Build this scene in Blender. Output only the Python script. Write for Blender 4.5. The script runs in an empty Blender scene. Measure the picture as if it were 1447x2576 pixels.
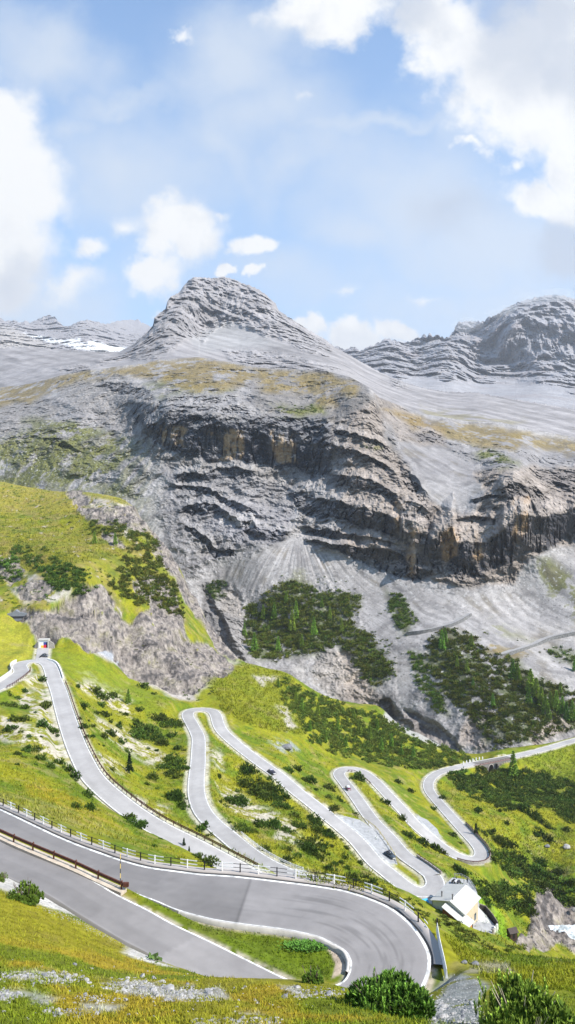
import bpy, bmesh, math, random, time
import numpy as np
from mathutils import Vector, Matrix
T0 = time.time()
random.seed(7)
RNG = np.random.default_rng(11)
C = bpy.context.scene.collection
# ---------------------------------------------------------------- survey frame
# The survey sheet of the valley: bearing columns / dip rows read from a theodolite at
# the origin.  P() turns (column, row, horizontal distance) into metres.
CX, CY, F = 723.5, 1288.0, 1717.0
def P(px, py, d):
    return ((px-CX)/F*d, d, -(py-CY)/F*d)
def PH(px, py, H):
    d = H*F/(py-CY)
    return P(px, py, d)
def lin(r, g, b):
    f = lambda c: (c/255/12.92 if c/255 <= .04045 else ((c/255+.055)/1.055)**2.4)
    return np.array([f(r), f(g), f(b)])
# ---------------------------------------------------------------- noise
def _perm(seed):
    r = np.random.default_rng(seed)
    p = r.permutation(256)
    return np.concatenate([p, p, p]).astype(np.int32)
_GR = np.array([[1,1,0],[-1,1,0],[1,-1,0],[-1,-1,0],[1,0,1],[-1,0,1],[1,0,-1],[-1,0,-1],
                [0,1,1],[0,-1,1],[0,1,-1],[0,-1,-1],[1,1,0],[-1,1,0],[0,-1,1],[0,-1,-1]], np.float32)
def perlin(x, y, z, seed=0):
    p = _perm(seed)
    x = np.asarray(x, np.float64); y = np.asarray(y, np.float64)+0*x; z = np.asarray(z, np.float64)+0*x
    xi = np.floor(x); yi = np.floor(y); zi = np.floor(z)
    xf = (x-xi).astype(np.float32); yf = (y-yi).astype(np.float32); zf = (z-zi).astype(np.float32)
    xi = xi.astype(np.int64) & 255; yi = yi.astype(np.int64) & 255; zi = zi.astype(np.int64) & 255
    f = lambda t: t*t*t*(t*(t*6-15)+10)
    u, v, w = f(xf), f(yf), f(zf)
    def g(a, b, c, dx, dy, dz):
        h = p[p[p[(xi+a) & 255]+((yi+b) & 255)]+((zi+c) & 255)] & 15
        G = _GR[h]
        return G[..., 0]*dx+G[..., 1]*dy+G[..., 2]*dz
    def L(a, b, t): return a+t*(b-a)
    x00 = L(g(0,0,0,xf,yf,zf), g(1,0,0,xf-1,yf,zf), u)
    x10 = L(g(0,1,0,xf,yf-1,zf), g(1,1,0,xf-1,yf-1,zf), u)
    x01 = L(g(0,0,1,xf,yf,zf-1), g(1,0,1,xf-1,yf,zf-1), u)
    x11 = L(g(0,1,1,xf,yf-1,zf-1), g(1,1,1,xf-1,yf-1,zf-1), u)
    return L(L(x00, x10, v), L(x01, x11, v), w)
def fbm(x, y, z, o=4, seed=0, ridged=False, gain=.5):
    s = 0; a = 1.0; n = 0
    for i in range(o):
        v = perlin(x*2**i+17.3*i, y*2**i-5.1*i, z*2**i+9.7*i, seed+i)
        if ridged: v = 1-2*np.abs(v)*1.6
        s = s+a*v; n += a; a *= gain
    return s/n
def sstep(a, b, x):
    t = np.clip((x-a)/(b-a), 0, 1); return t*t*(3-2*t)
def inpoly(x, y, poly):
    r = np.zeros(x.shape, bool); n = len(poly); j = n-1
    for i in range(n):
        xi, yi = poly[i]; xj, yj = poly[j]
        if yi != yj:
            r ^= ((yi > y) != (yj > y)) & (x < (xj-xi)*(y-yi)/(yj-yi)+xi)
        j = i
    return r
def softpoly(x, y, poly, soft=8):
    """signed-distance based soft mask"""
    d = np.full(x.shape, 1e9, np.float32); n = len(poly)
    xs = [p[0] for p in poly]; ys = [p[1] for p in poly]
    bb = (x > min(xs)-soft*2) & (x < max(xs)+soft*2) & (y > min(ys)-soft*2) & (y < max(ys)+soft*2)
    out = np.zeros(x.shape, np.float32)
    if not bb.any(): return out
    X, Y = x[bb], y[bb]; D = np.full(X.shape, 1e9)
    for i in range(n):
        ax, ay = poly[i]; bx, by = poly[(i+1) % n]
        vx, vy = bx-ax, by-ay
        t = np.clip(((X-ax)*vx+(Y-ay)*vy)/(vx*vx+vy*vy+1e-9), 0, 1)
        D = np.minimum(D, np.hypot(X-ax-t*vx, Y-ay-t*vy))
    s = np.where(inpoly(X, Y, poly), D, -D)
    out[bb] = sstep(-soft, soft, s)
    return out
def tps_fit(pts, val, smooth=1e-4):
    pts = np.asarray(pts, float); n = len(pts)
    d = np.hypot(pts[:, None, 0]-pts[None, :, 0], pts[:, None, 1]-pts[None, :, 1])
    K = np.where(d > 0, d*d*np.log(d+1e-12), 0)+np.eye(n)*smooth
    A = np.zeros((n+3, n+3)); A[:n, :n] = K
    A[:n, n] = 1; A[:n, n+1:] = pts; A[n, :n] = 1; A[n+1:, :n] = pts.T
    w = np.linalg.solve(A, np.concatenate([np.asarray(val, float), [0, 0, 0]]))
    return pts, w
def tps_eval(fit, X, Y):
    pts, w = fit; s = w[-3]+w[-2]*X+w[-1]*Y
    for (a, b), k in zip(pts, w):
        r2 = (X-a)**2+(Y-b)**2
        s = s+k*.5*r2*np.log(r2+1e-12)
    return s
def upsample(Z, nr, nc):
    r = np.linspace(0, Z.shape[0]-1, nr); c = np.linspace(0, Z.shape[1]-1, nc)
    r0 = np.minimum(r.astype(int), Z.shape[0]-2); c0 = np.minimum(c.astype(int), Z.shape[1]-2)
    fr = (r-r0)[:, None]; fc = (c-c0)[None, :]
    return (Z[r0][:, c0]*(1-fr)*(1-fc)+Z[r0+1][:, c0]*fr*(1-fc)+Z[r0][:, c0+1]*(1-fr)*fc+Z[r0+1][:, c0+1]*fr*fc)
# ---------------------------------------------------------------- object helpers
def link(name, me, mat=None, parent=None):
    o = bpy.data.objects.new(name, me); C.objects.link(o)
    if mat is not None and not me.materials: me.materials.append(mat)
    if parent is not None: o.parent = parent
    return o
def mesh_np(name, V, Fq, col=None, smooth=True):
    """V (n,3), Fq (m,k) faces"""
    me = bpy.data.meshes.new(name); V = np.asarray(V, np.float32); Fq = np.asarray(Fq, np.int32)
    k = Fq.shape[1]
    me.vertices.add(len(V)); me.vertices.foreach_set('co', V.ravel())
    me.loops.add(Fq.size); me.loops.foreach_set('vertex_index', Fq.ravel())
    me.polygons.add(len(Fq)); me.polygons.foreach_set('loop_start', np.arange(0, Fq.size, k, dtype=np.int32))
    me.polygons.foreach_set('use_smooth', np.full(len(Fq), smooth))
    me.update(calc_edges=True)
    if col is not None:
        a = me.color_attributes.new('Col', 'FLOAT_COLOR', 'POINT')
        c4 = np.ones((len(V), 4), np.float32); c4[:, :3] = col
        a.data.foreach_set('color', c4.ravel())
    return me
def grid_faces(nr, nc, close=False):
    i = np.arange(nr*nc).reshape(nr, nc)
    return np.stack([i[:-1, :-1], i[:-1, 1:], i[1:, 1:], i[1:, :-1]], -1).reshape(-1, 4)
def struct(o, kind='structure'):
    o['kind'] = kind; return o
def tag(o, label, cat, group=None):
    o['label'] = label; o['category'] = cat
    if group: o['group'] = group
    return o
def thing(name, loc, rz, label, cat, group=None):
    o = bpy.data.objects.new(name, None); C.objects.link(o); o.location = loc; o.rotation_euler = (0, 0, rz)
    o.empty_display_size = .3
    return tag(o, label, cat, group)
class MB:
    """small mesh builder"""
    def __init__(s): s.v = []; s.f = []
    def add(s, vs, fs):
        n = len(s.v); s.v += [tuple(v) for v in vs]; s.f += [tuple(i+n for i in f) for f in fs]; return s
    def box(s, a, b):
        x0, y0, z0 = a; x1, y1, z1 = b
        return s.add([(x0,y0,z0),(x1,y0,z0),(x1,y1,z0),(x0,y1,z0),(x0,y0,z1),(x1,y0,z1),(x1,y1,z1),(x0,y1,z1)],
                     [(0,3,2,1),(4,5,6,7),(0,1,5,4),(1,2,6,5),(2,3,7,6),(3,0,4,7)])
    def bar(s, a, b, w, h=None):
        h = h or w; a = Vector(a); b = Vector(b); d = (b-a).normalized()
        up = Vector((0, 0, 1)) if abs(d.z) < .95 else Vector((0, 1, 0))
        sx = d.cross(up).normalized()*w/2; sz = sx.cross(d).normalized()*h/2
        return s.add([a-sx-sz, a+sx-sz, a+sx+sz, a-sx+sz, b-sx-sz, b+sx-sz, b+sx+sz, b-sx+sz],
                     [(0,1,2,3),(7,6,5,4),(0,4,5,1),(1,5,6,2),(2,6,7,3),(3,7,4,0)])
    def tube(s, a, b, r0, r1=None, n=8):
        r1 = r0 if r1 is None else r1
        a = Vector(a); b = Vector(b); d = (b-a).normalized()
        up = Vector((0, 0, 1)) if abs(d.z) < .95 else Vector((0, 1, 0))
        x = d.cross(up).normalized(); y = x.cross(d)
        vs = []
        for c, r in ((a, r0), (b, r1)):
            for i in range(n):
                t = 2*math.pi*i/n; vs.append(c+x*math.cos(t)*r+y*math.sin(t)*r)
        return s.add(vs, [(i, (i+1) % n, n+(i+1) % n, n+i) for i in range(n)]+[tuple(range(n-1, -1, -1)), tuple(range(n, 2*n))])
    def prism(s, pts, y0, y1):
        """polygon in xz extruded along y"""
        n = len(pts)
        return s.add([(x, y0, z) for x, z in pts]+[(x, y1, z) for x, z in pts],
                     [tuple(range(n)), tuple(range(2*n-1, n-1, -1))]+[(i, n+i, n+(i+1) % n, (i+1) % n) for i in range(n)])
    def build(s, name, mat, parent=None, bevel=0, smooth=False):
        me = bpy.data.meshes.new(name); me.from_pydata(s.v, [], s.f); me.update()
        bm = bmesh.new(); bm.from_mesh(me); bmesh.ops.recalc_face_normals(bm, faces=bm.faces)
        if bevel: bmesh.ops.bevel(bm, geom=bm.edges[:], offset=bevel, segments=2, affect='EDGES', clamp_overlap=True)
        bm.to_mesh(me); bm.free()
        if smooth:
            for p in me.polygons: p.use_smooth = True
        return link(name, me, mat, parent)
# ---------------------------------------------------------------- materials
class NT:
    def __init__(s, tree): s.t = tree; tree.nodes.clear()
    def n(s, typ, **kw):
        nd = s.t.nodes.new(typ)
        for k, v in kw.items():
            if k == 'inp':
                for kk, vv in v.items():
                    if hasattr(vv, 'is_linked') or isinstance(vv, bpy.types.NodeSocket): s.t.links.new(vv, nd.inputs[kk])
                    else: nd.inputs[kk].default_value = vv
            else: setattr(nd, k, v)
        return nd
    def m(s, op, a, b=0.0, c=0.0, clamp=False):
        nd = s.n('ShaderNodeMath', operation=op, inp={0: a, 1: b, 2: c}); nd.use_clamp = clamp; return nd.outputs[0]
    def mix(s, f, a, b, mode='MIX'):
        nd = s.n('ShaderNodeMix', data_type='RGBA', blend_type=mode)
        for i, v in ((0, f), (6, a), (7, b)):
            if isinstance(v, bpy.types.NodeSocket): s.t.links.new(v, nd.inputs[i])
            else: nd.inputs[i].default_value = v if i == 0 else (tuple(v)+(1,))[:4]
        return nd.outputs[2]
    def noise(s, vec, scale, detail=4, rough=.55, dist=0):
        return s.n('ShaderNodeTexNoise', inp={'Vector': vec, 'Scale': scale, 'Detail': detail, 'Roughness': rough, 'Distortion': dist}).outputs[0]
    def rng(s, v, a, b, c, d):
        return s.n('ShaderNodeMapRange', inp={0: v, 1: a, 2: b, 3: c, 4: d}).outputs[0]
def new_mat(name):
    m = bpy.data.materials.new(name); m.use_nodes = True; return m, NT(m.node_tree)
def finish(m, t, col, rough=.9, bump=None, bstr=.4, bdist=.05, spec=.2, metal=0, extra=None):
    b = t.n('ShaderNodeBsdfPrincipled'); o = t.n('ShaderNodeOutputMaterial')
    for k, v in (('Base Color', col), ('Roughness', rough), ('Specular IOR Level', spec), ('Metallic', metal)):
        if isinstance(v, bpy.types.NodeSocket): t.t.links.new(v, b.inputs[k])
        else: b.inputs[k].default_value = (tuple(v)+(1,))[:4] if k == 'Base Color' else v
    if bump is not None:
        bn = t.n('ShaderNodeBump', inp={'Strength': bstr, 'Distance': bdist, 'Height': bump})
        t.t.links.new(bn.outputs[0], b.inputs['Normal'])
    if extra: extra(b)
    t.t.links.new(b.outputs[0], o.inputs[0]); return m
def simple(name, rgb, rough=.7, var=.12, scale=3.0, metal=0, spec=.3, bdist=.01):
    """plain material with procedural wear"""
    m, t = new_mat(name); co = t.n('ShaderNodeTexCoord').outputs['Object']
    n = t.noise(co, scale, 5); k = t.rng(n, .3, .7, 1-var, 1+var)
    col = t.mix(1.0, tuple(rgb), t.n('ShaderNodeCombineColor', inp={0: k, 1: k, 2: k}).outputs[0], 'MULTIPLY')
    return finish(m, t, col, rough, n, .3, bdist, spec, metal)
def terrain_mat(name, sc1, sc2, v1, v2, bdist, rough=.95, bstr=.6, alb=.72):
    """vertex-painted ground cover broken up by two scales of procedural noise"""
    m, t = new_mat(name); co = t.n('ShaderNodeTexCoord').outputs['Object']
    at = t.n('ShaderNodeAttribute', attribute_name='Col').outputs['Color']
    n1 = t.noise(co, sc1, 5, .6); n2 = t.noise(co, sc2, 4, .6)
    k = t.m('MULTIPLY', t.m('MULTIPLY', t.rng(n1, .3, .7, 1-v1, 1+v1), t.rng(n2, .3, .7, 1-v2, 1+v2)), alb)
    col = t.mix(1.0, at, t.n('ShaderNodeCombineColor', inp={0: k, 1: k, 2: k}).outputs[0], 'MULTIPLY')
    return finish(m, t, col, rough, t.m('ADD', n1, t.m('MULTIPLY', n2, .4)), bstr, bdist, .15)
# ---------------------------------------------------------------- roads (centre lines, drop below eye in metres, width)
LEGS = {
'C': (6.6, [(-150,1790,66.5),(-60,1752,67.2),(0,1727.6,68),(21,1714.8,68.4),(42,1700,69),(54,1688,69.6),(49.5,1676,70),(56,1668,70.4),(73,1663.5,70.8),(90,1662.5,71.0),(106,1664,71.2),(121,1670,71.4),(130,1687,71.8),(136,1708,72.2),(148,1739,72.7),(160,1781,73.4),(174,1826,74.2),(191,1873,75.1),(209,1913,76),(228,1948,76.8),(252,1975.5,77.6),(289,2008,78.4),(330,2040,79.2),(382,2074,80.1),(440,2104,81.2),(492,2130,82),(544,2158,82.8),(597,2186,83.5),(635,2207,84.1),(690,2238,85)]),
'X': (6.6, [(690,2238,85),(750,2262,85.8),(800,2268,86.4),(835,2255,86.9),(832,2236,87.2),(790,2221,87.9),(763,2213,88.3)]),
'D': (6.0, [(763,2213,88.3),(725,2201,88.9),(684,2182,89.5),(642,2158,90.1),(605,2130,90.7),(570.6,2100.5,91.4),(537.6,2073,92.1),(511.5,2043,92.9),(499,2015,93.6),(494,1987.5,94.2),(495,1953,94.9),(498.6,1918,95.7),(499,1902,96),(500,1861,97.2),(495,1843.5,97.7),(482,1819,98.3),(473,1802,98.8),(474,1792,99.1),(484,1786.5,99.4),(505,1784.5,99.7),(527,1786,100),(539,1792,100.3),(545,1804,100.6),(549,1819,101),(560,1840,101.5),(590,1868,102.5),(632,1901,103.8),(677,1934,105),(697.5,1947.6,105.6),(743,1987.5,107),(790,2024,108.3),(830,2057,109.3),(873,2092,110.3),(903,2120,111),(943,2168,112),(978,2196,112.6),(1013,2225,113.1),(1040,2241,113.5),(1070,2246,113.8),(1092,2235,114.1),(1096,2218,114.4),(1087,2202,114.8)]),
'F': (5.8, [(1087,2202,114.8),(1058,2180,115.6),(1023,2156,116.6),(1000,2132,117.6),(975,2102,118.8),(943,2070,120),(920,2040,121.2),(903,2015,122.2),(885,1991,123.2),(866,1967,124.2),(853,1949,124.9),(858,1938,125.3),(875,1934,125.8),(903,1937,126.4),(927,1951,127.2),(948,1969,128),(978,2001,129.4),(1013,2038,131),(1044,2073,132.5),(1079,2103,134),(1117,2134,135.5),(1152,2154,136.6),(1185,2163,137.4),(1207,2160,138),(1212,2144,138.5),(1199,2123,139.2),(1173,2095,140.5),(1142,2061,142.3),(1107,2022,144.6),(1082,1991,146.6),(1078,1970,147.8),(1089,1953,148.9),(1110,1941,150),(1138,1933,151),(1187,1922,152.5),(1256,1909,154.5),(1319,1897,156),(1378,1882,157.6),(1447,1862,159.6),(1560,1832,163)]),
'T': (5.5, [(104,1664,71.2),(106,1650,70.6),(108,1636,69.6),(109,1626,68.8)]),
}
def smooth_line(pts, n=8):
    """Catmull-Rom through 3-D points"""
    P_ = np.array(pts, float); Q = np.vstack([2*P_[0]-P_[1], P_, 2*P_[-1]-P_[-2]]); out = []
    for i in range(1, len(Q)-2):
        p0, p1, p2, p3 = Q[i-1:i+3]
        for k in range(n):
            t = k/n
            out.append(.5*((2*p1)+(-p0+p2)*t+(2*p0-5*p1+4*p2-p3)*t*t+(-p0+3*p1-3*p2+p3)*t**3))
    out.append(P_[-1]); return np.array(out)
def resample(L, step):
    s = np.concatenate([[0], np.cumsum(np.linalg.norm(np.diff(L, axis=0), axis=1))])
    t = np.linspace(0, s[-1], max(2, int(s[-1]/step)+1))
    return np.stack([np.interp(t, s, L[:, k]) for k in range(L.shape[1])], 1)
ROADC = {}
for k, (w, pts) in LEGS.items():
    L3 = resample(smooth_line([PH(*p) for p in pts], 8), 1.5)
    for _ in range(3): L3[1:-1] = (L3[:-2]+2*L3[1:-1]+L3[2:])/4
    ROADC[k] = (L3, np.full(len(L3), w/2))
# near hairpin: outer edge / inner edge, matched stations (column,row,drop)
NE = [((-230,2095,36.4),(-110,2070,37.3)),((-120,2148,37.4),(0,2115,38)),((0,2200,38),(120,2163,38.35)),((110,2246,38.4),(215,2204,38.7)),((200,2301,38.8),(292,2248,39.1)),
((300,2361,39.3),(372,2288,39.5)),((375,2400,39.6),(440,2325.5,39.8)),((470,2455,40),(522,2364,40.1)),((560,2515,40.2),(610,2407.5,40.4)),
((690,2590,40.5),(723,2462,40.7)),((800,2612,40.8),(790,2480,40.85)),((900,2604,40.9),(832,2480,40.95)),((990,2568,41),(862,2468,41)),
((1045,2520,41),(876,2448,41)),((1073,2470,41),(880,2430,41)),((1084,2428,41),(879,2416,41)),((1079,2392,41),(871,2398,41)),((1056,2350,41.05),(858,2387,41)),
((1023,2313,41.1),(840,2377,41)),((983,2283.5,41.1),(822,2367.5,41)),((933,2261,41.15),(798,2357,41)),((873,2241.5,41.2),(765,2349,41)),
((798,2228.5,41.3),(730,2342,41.1)),((720,2218.5,41.4),(683,2335,41.2)),((650,2210,41.5),(614,2326.5,41.3)),((579,2203,41.7),(530,2313,41.5)),
((503,2198,42),(445,2290,41.8)),((440,2190,42.2),(382,2264,42)),((375,2181,42.45),(305,2238,42.4)),((313,2165,42.7),(215,2220,42.7)),((261,2147.5,42.9),(148,2199,42.9)),
((156,2107.5,43.3),(45,2152,43.3)),((0,2034.5,44),(-108,2072,44)),((-120,1985,45),(-222,2017,45))]
EO = smooth_line([PH(*a) for a, b in NE], 12); EI = smooth_line([PH(*b) for a, b in NE], 12)
NC = (EO+EI)/2; NHW = np.linalg.norm((EO-EI)[:, :2], axis=1)/2
k0 = 13*12
ROADC['A'] = (NC[:k0+1], NHW[:k0+1]); ROADC['B'] = (NC[k0:], NHW[k0:])
EOf = (EO[:, :2]-NC[:, :2])/np.linalg.norm(EO[:, :2]-NC[:, :2], axis=1)[:, None]
# lay-bys: paved polygons beside the road (column,row,drop)
LAYBY = [[(836,2050,109.2),(870,2053,110),(905,2062,111),(940,2085,112),(970,2110,113),(988,2140,113.2),(1000,2172,113.1),(985,2180,112.8),(940,2150,112),(890,2095,110.8)],
         [(1048,2050,132),(1075,2062,133),(1100,2085,134),(1110,2106,135),(1105,2112,135),(1075,2090,133.6),(1045,2062,132.2)]]
# ---------------------------------------------------------------- near valley side: one height field from under the camera to the gorge
CP = [(-150,3005,8),(723,3005,8),(1600,3005,8),(-150,2820,14),(723,2821,14),(1600,2821,14),
(-150,2560,27),(0,2576,27),(400,2576,27),(723,2576,27),(1100,2580,27),(1447,2590,27),(1600,2590,27),
(-150,2420,38),(0,2404,40),(0,2300,53),(200,2420,44),(350,2440,49),(450,2436,53),(600,2467,48),(723,2471,46),(850,2480,45),(980,2530,40),(1060,2560,40),
(723,2545,33),(200,2500,34),(200,2340,57),(1130,2500,50),(1180,2460,54),(1250,2520,42),(1350,2520,42),(1447,2500,50),(1447,2560,38),(1600,2500,50),
(1120,2400,64),(1110,2340,70),(1180,2378,76),(1300,2398,78),(1447,2412,80),(1600,2420,80),(1200,2440,60),(1350,2440,62),(1250,2410,70),
# slope under the hairpin
(1060,2330,92),(1060,2322,120),(1065,2300,160),(1110,2350,100),(1110,2345,130),(1115,2330,165),(1000,2285,100),(1000,2282,125),(1000,2262,165),(950,2250,110),(900,2262,100),(900,2243,140),(900,2190,205),(960,2215,197),
(800,2283,100),(800,2277,125),(700,2275,100),(700,2262,125),(600,2260,95),(600,2240,120),(600,2215,150),(500,2225,100),(500,2200,120),(500,2160,150),
(400,2195,95),(400,2155,120),(400,2125,150),(300,2152,90),(300,2135,115),(300,2085,150),(200,2115,100),(200,2060,130),(200,2000,170),(130,1900,205),
(0,2022,110),(0,1975,150),(0,1900,185),(0,1800,230),(-150,1960,125),(-150,1900,170),(-150,1840,225),(60,1760,262),(60,1850,215),
(1200,2415,100),(1160,2385,130),(1170,2345,170),(1120,2318,180),(1300,2420,110),(1447,2440,115),(1447,2455,160),(1600,2450,150),(1300,2390,170),(1400,2440,190),
(1160,2302,191),(1200,2330,190),(1120,2312,184),(1240,2330,196),(1250,2352,222),(1280,2300,237),(1300,2330,247),(1380,2345,270),(1420,2372,268),(1447,2385,262),(1447,2345,285),(1600,2390,270),
(1200,2200,246),(1250,2230,262),(1350,2245,285),(1320,2270,262),(1300,2200,300),(1400,2200,316),(1447,2150,330),(1600,2180,330),(1447,2230,300),
(1250,2100,320),(1300,2050,352),(1447,2050,368),(1600,2050,368),(1200,2000,372),(1300,1975,408),(1400,1960,420),(1230,1948,421),(1447,1905,452),(1380,1915,440),(1600,1880,470),
(1170,1975,388),(1150,1960,392),
# between the legs
(350,1900,262),(250,1800,285),(300,1720,340),(400,1765,333),(430,1850,300),(400,1950,250),(430,2050,205),(300,1850,275),
(600,1990,252),(650,2080,212),(750,2120,208),(820,2180,200),(600,1930,272),
(700,1890,312),(760,1900,330),(820,1920,335),(800,1985,285),(640,1850,322),(880,2040,262),
(950,2050,268),(1050,2150,238),(1000,2000,322),(1050,2010,335),(1020,1960,362),(1100,2000,345),
# meadow, wooded slope down to the stream
(650,1720,405),(700,1760,392),(720,1695,440),(680,1688,440),(620,1668,448),(560,1745,362),(760,1850,350),(740,1760,412),(800,1830,390),
(900,1850,425),(850,1780,450),(900,1900,385),(1000,1880,428),(960,1780,487),(1060,1850,478),(1100,1872,472),(1150,1892,455),(1000,1820,488),
(980,1910,392),(1040,1925,400),
(1150,1905,440),(1200,1905,440),
# left hill
(120,1650,330),(70,1640,335),(0,1650,330),(0,1600,352),(-150,1600,345),(-150,1700,300),(60,1610,352),(160,1625,350),(109,1595,352),(200,1610,352),(300,1665,368),(450,1742,360),
(90,1530,366),(0,1540,366),(230,1470,388),(380,1560,402),(480,1600,430),(550,1652,442),(330,1600,390),(200,1540,370),
(50,1440,410),(50,1350,472),(50,1270,590),(0,1212,670),(-150,1200,690),(150,1238,650),(300,1262,600),(200,1350,495),(300,1400,450),(340,1280,578),
(380,1335,540),(440,1408,522),(490,1508,502),(550,1605,492),(595,1658,478),(400,1480,450),
(-150,1240,790),(0,1262,790),(150,1290,760),(300,1335,700),(400,1440,610),(500,1600,560),(600,1720,540),(700,1760,520),(850,1820,540),(960,1860,540),(1100,1920,530),(1250,1915,500),(1447,1900,520),(1600,1880,520),
(500,1800,700),(800,1900,700),(1200,2000,700),(1500,2000,700),(300,1500,800),(900,2000,800),(1600,2050,800)]
for k, (L3, hw) in ROADC.items():
    for p in L3[::(3 if k in 'AB' else 9)]:
        CP.append((CX+p[0]/p[1]*F, CY-p[2]/p[1]*F, p[1]))
CP = np.array(CP)
fitL2 = tps_fit(np.stack([CP[:, 0]/500, np.log(CP[:, 2])*2], 1), CP[:, 1], 2e-4)
COLS = np.arange(-160, 1612, 2.0); NCc = len(COLS)
LD = np.concatenate([np.arange(math.log(9), math.log(150), .0045), np.arange(math.log(150), math.log(560), .0028), np.arange(math.log(560), math.log(800), .006)])
NR = len(LD); D = np.exp(LD)
gc = np.linspace(COLS[0], COLS[-1], 150); gl = np.linspace(LD[0], LD[-1], 300)
G0 = tps_eval(fitL2, *np.meshgrid(gc/500, gl*2))
ri = np.interp(LD, gl, np.arange(300)); r0 = np.minimum(ri.astype(int), 298); fr = (ri-r0)[:, None]
ci = np.interp(COLS, gc, np.arange(150)); c0 = np.minimum(ci.astype(int), 148); fc = (ci-c0)[None]
PY = (G0[r0][:, c0]*(1-fr)*(1-fc)+G0[r0+1][:, c0]*fr*(1-fc)+G0[r0][:, c0+1]*(1-fr)*fc+G0[r0+1][:, c0+1]*fr*fc)
PX = np.broadcast_to(COLS[None], PY.shape)
Yw = np.broadcast_to(D[:, None], PY.shape); Xw = (PX-CX)/F*Yw; Zw = -(PY-CY)/F*Yw
# ---- natural relief
rk = np.zeros(PY.shape, np.float32)
ROCKP = [[(25,1545),(60,1525),(110,1530),(170,1505),(215,1465),(250,1470),(285,1540),(330,1560),(400,1520),(440,1560),(480,1600),(540,1640),(590,1668),(560,1700),(500,1740),(430,1735),(330,1690),(250,1640),(160,1605),(90,1605),(50,1570)],
         [(190,1270),(260,1280),(300,1262),(350,1275),(390,1330),(440,1400),(500,1500),(560,1600),(610,1660),(560,1650),(510,1580),(470,1500),(430,1440),(395,1400),(370,1345),(300,1320),(220,1310)],
         [(40,1475),(90,1455),(150,1465),(130,1490),(60,1500)],[(0,1420),(30,1415),(60,1445),(30,1470),(0,1460)],[(250,1330),(290,1340),(320,1375),(280,1380),(255,1355)],[(330,1455),(400,1440),(450,1500),(480,1600),(430,1560),(380,1530),(340,1500)],[(170,1245),(200,1240),(230,1265),(190,1275)],
         [(1350,2240),(1400,2235),(1600,2330),(1600,2400),(1447,2400),(1400,2380),(1330,2400),(1300,2390),(1330,2300)]]
nX = PX+fbm(PX/70, PY/70, 0, 3, 5)*30; nY = PY+fbm(PX/70, PY/70, 4, 3, 8)*30
for k, pl in enumerate(ROCKP):
    m_ = softpoly(nX, nY, pl, 9)
    m_ *= (Yw > 200) & (Yw < 640)
    rk = np.maximum(rk, m_*(sstep(-.55, -.25, fbm(PX/18, PY/18, 7, 4, 12)) if k < 7 else 1))
amp = np.clip(Yw/200, .25, 1)
Z1 = Zw+fbm(Xw/14, Yw/14, 0, 4, 21)*1.1*amp+fbm(Xw/1.6, Yw/1.6, 0, 3, 31)*.16*np.clip(amp*1.6, .3, 1)
Z1 += rk*(fbm(Xw/34, Yw/34, Zw/34, 3, 41, True, .5)*6.5+fbm(Xw/11, Yw/11, Zw/11, 4, 46, False, .6)*4.5-3)
Z1 += ((Yw > 200) & (PX > 850) & (rk < .1))*fbm(Xw/26, Yw/26, 0, 3, 57)*1.5
# ---- roads cut into it
num = Z1.copy(); den = np.ones_like(Z1); RD = np.full(Z1.shape, 1e3, np.float32)
flatX, flatY = Xw.ravel(), Yw.ravel()
GULLY = np.array(P(1232, 1915, 424))
for k, (L3, hw) in ROADC.items():
    st = 2 if k in 'AB' else 2
    Q = L3[::st]; H_ = hw[::st]
    if not np.allclose(Q[-1], L3[-1]): Q = np.vstack([Q, L3[-1]]); H_ = np.append(H_, hw[-1])
    a, b = Q[:-1], Q[1:]
    x0, x1 = Q[:, 0].min()-16, Q[:, 0].max()+16; y0, y1 = Q[:, 1].min()-16, Q[:, 1].max()+16
    sel = np.nonzero((flatX > x0) & (flatX < x1) & (flatY > y0) & (flatY < y1))[0]
    if not len(sel): continue
    for ch in np.array_split(sel, max(1, len(sel)//15000)):
        X, Y = flatX[ch][:, None], flatY[ch][:, None]
        v = b-a; L2_ = (v[:, 0]**2+v[:, 1]**2)+1e-9
        t = np.clip(((X-a[:, 0])*v[:, 0]+(Y-a[:, 1])*v[:, 1])/L2_, 0, 1)
        dd = np.hypot(X-a[:, 0]-t*v[:, 0], Y-a[:, 1]-t*v[:, 1])
        e = dd-(H_[:-1]+t*(H_[1:]-H_[:-1]))
        j = np.argmin(e, 1); ii = np.arange(len(ch))
        e = e[ii, j]; tt = t[ii, j]; zr = a[j, 2]+tt*v[j, 2]-(.34 if k in 'AB' else .22)
        zr = zr-.35*sstep(0, -1.5, e)
        RD.ravel()[ch] = np.minimum(RD.ravel()[ch], e)
        wd = 3.0 if k in 'AB' else 6.0
        if k == 'F':   # bridge span: the gully runs on underneath
            span = np.clip(1-np.hypot(a[j, 0]-GULLY[0], a[j, 1]-GULLY[1])/17.0, 0, 1)
            wd = np.where(span > 0, .01, wd); zr = zr-np.where(span > 0, 9*sstep(0, .6, span), 0)
        s_ = sstep(.8, .8+wd, e)
        w = (1-s_)**2/(s_**2+2e-5)
        num.ravel()[ch] += zr*w; den.ravel()[ch] += w
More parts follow.
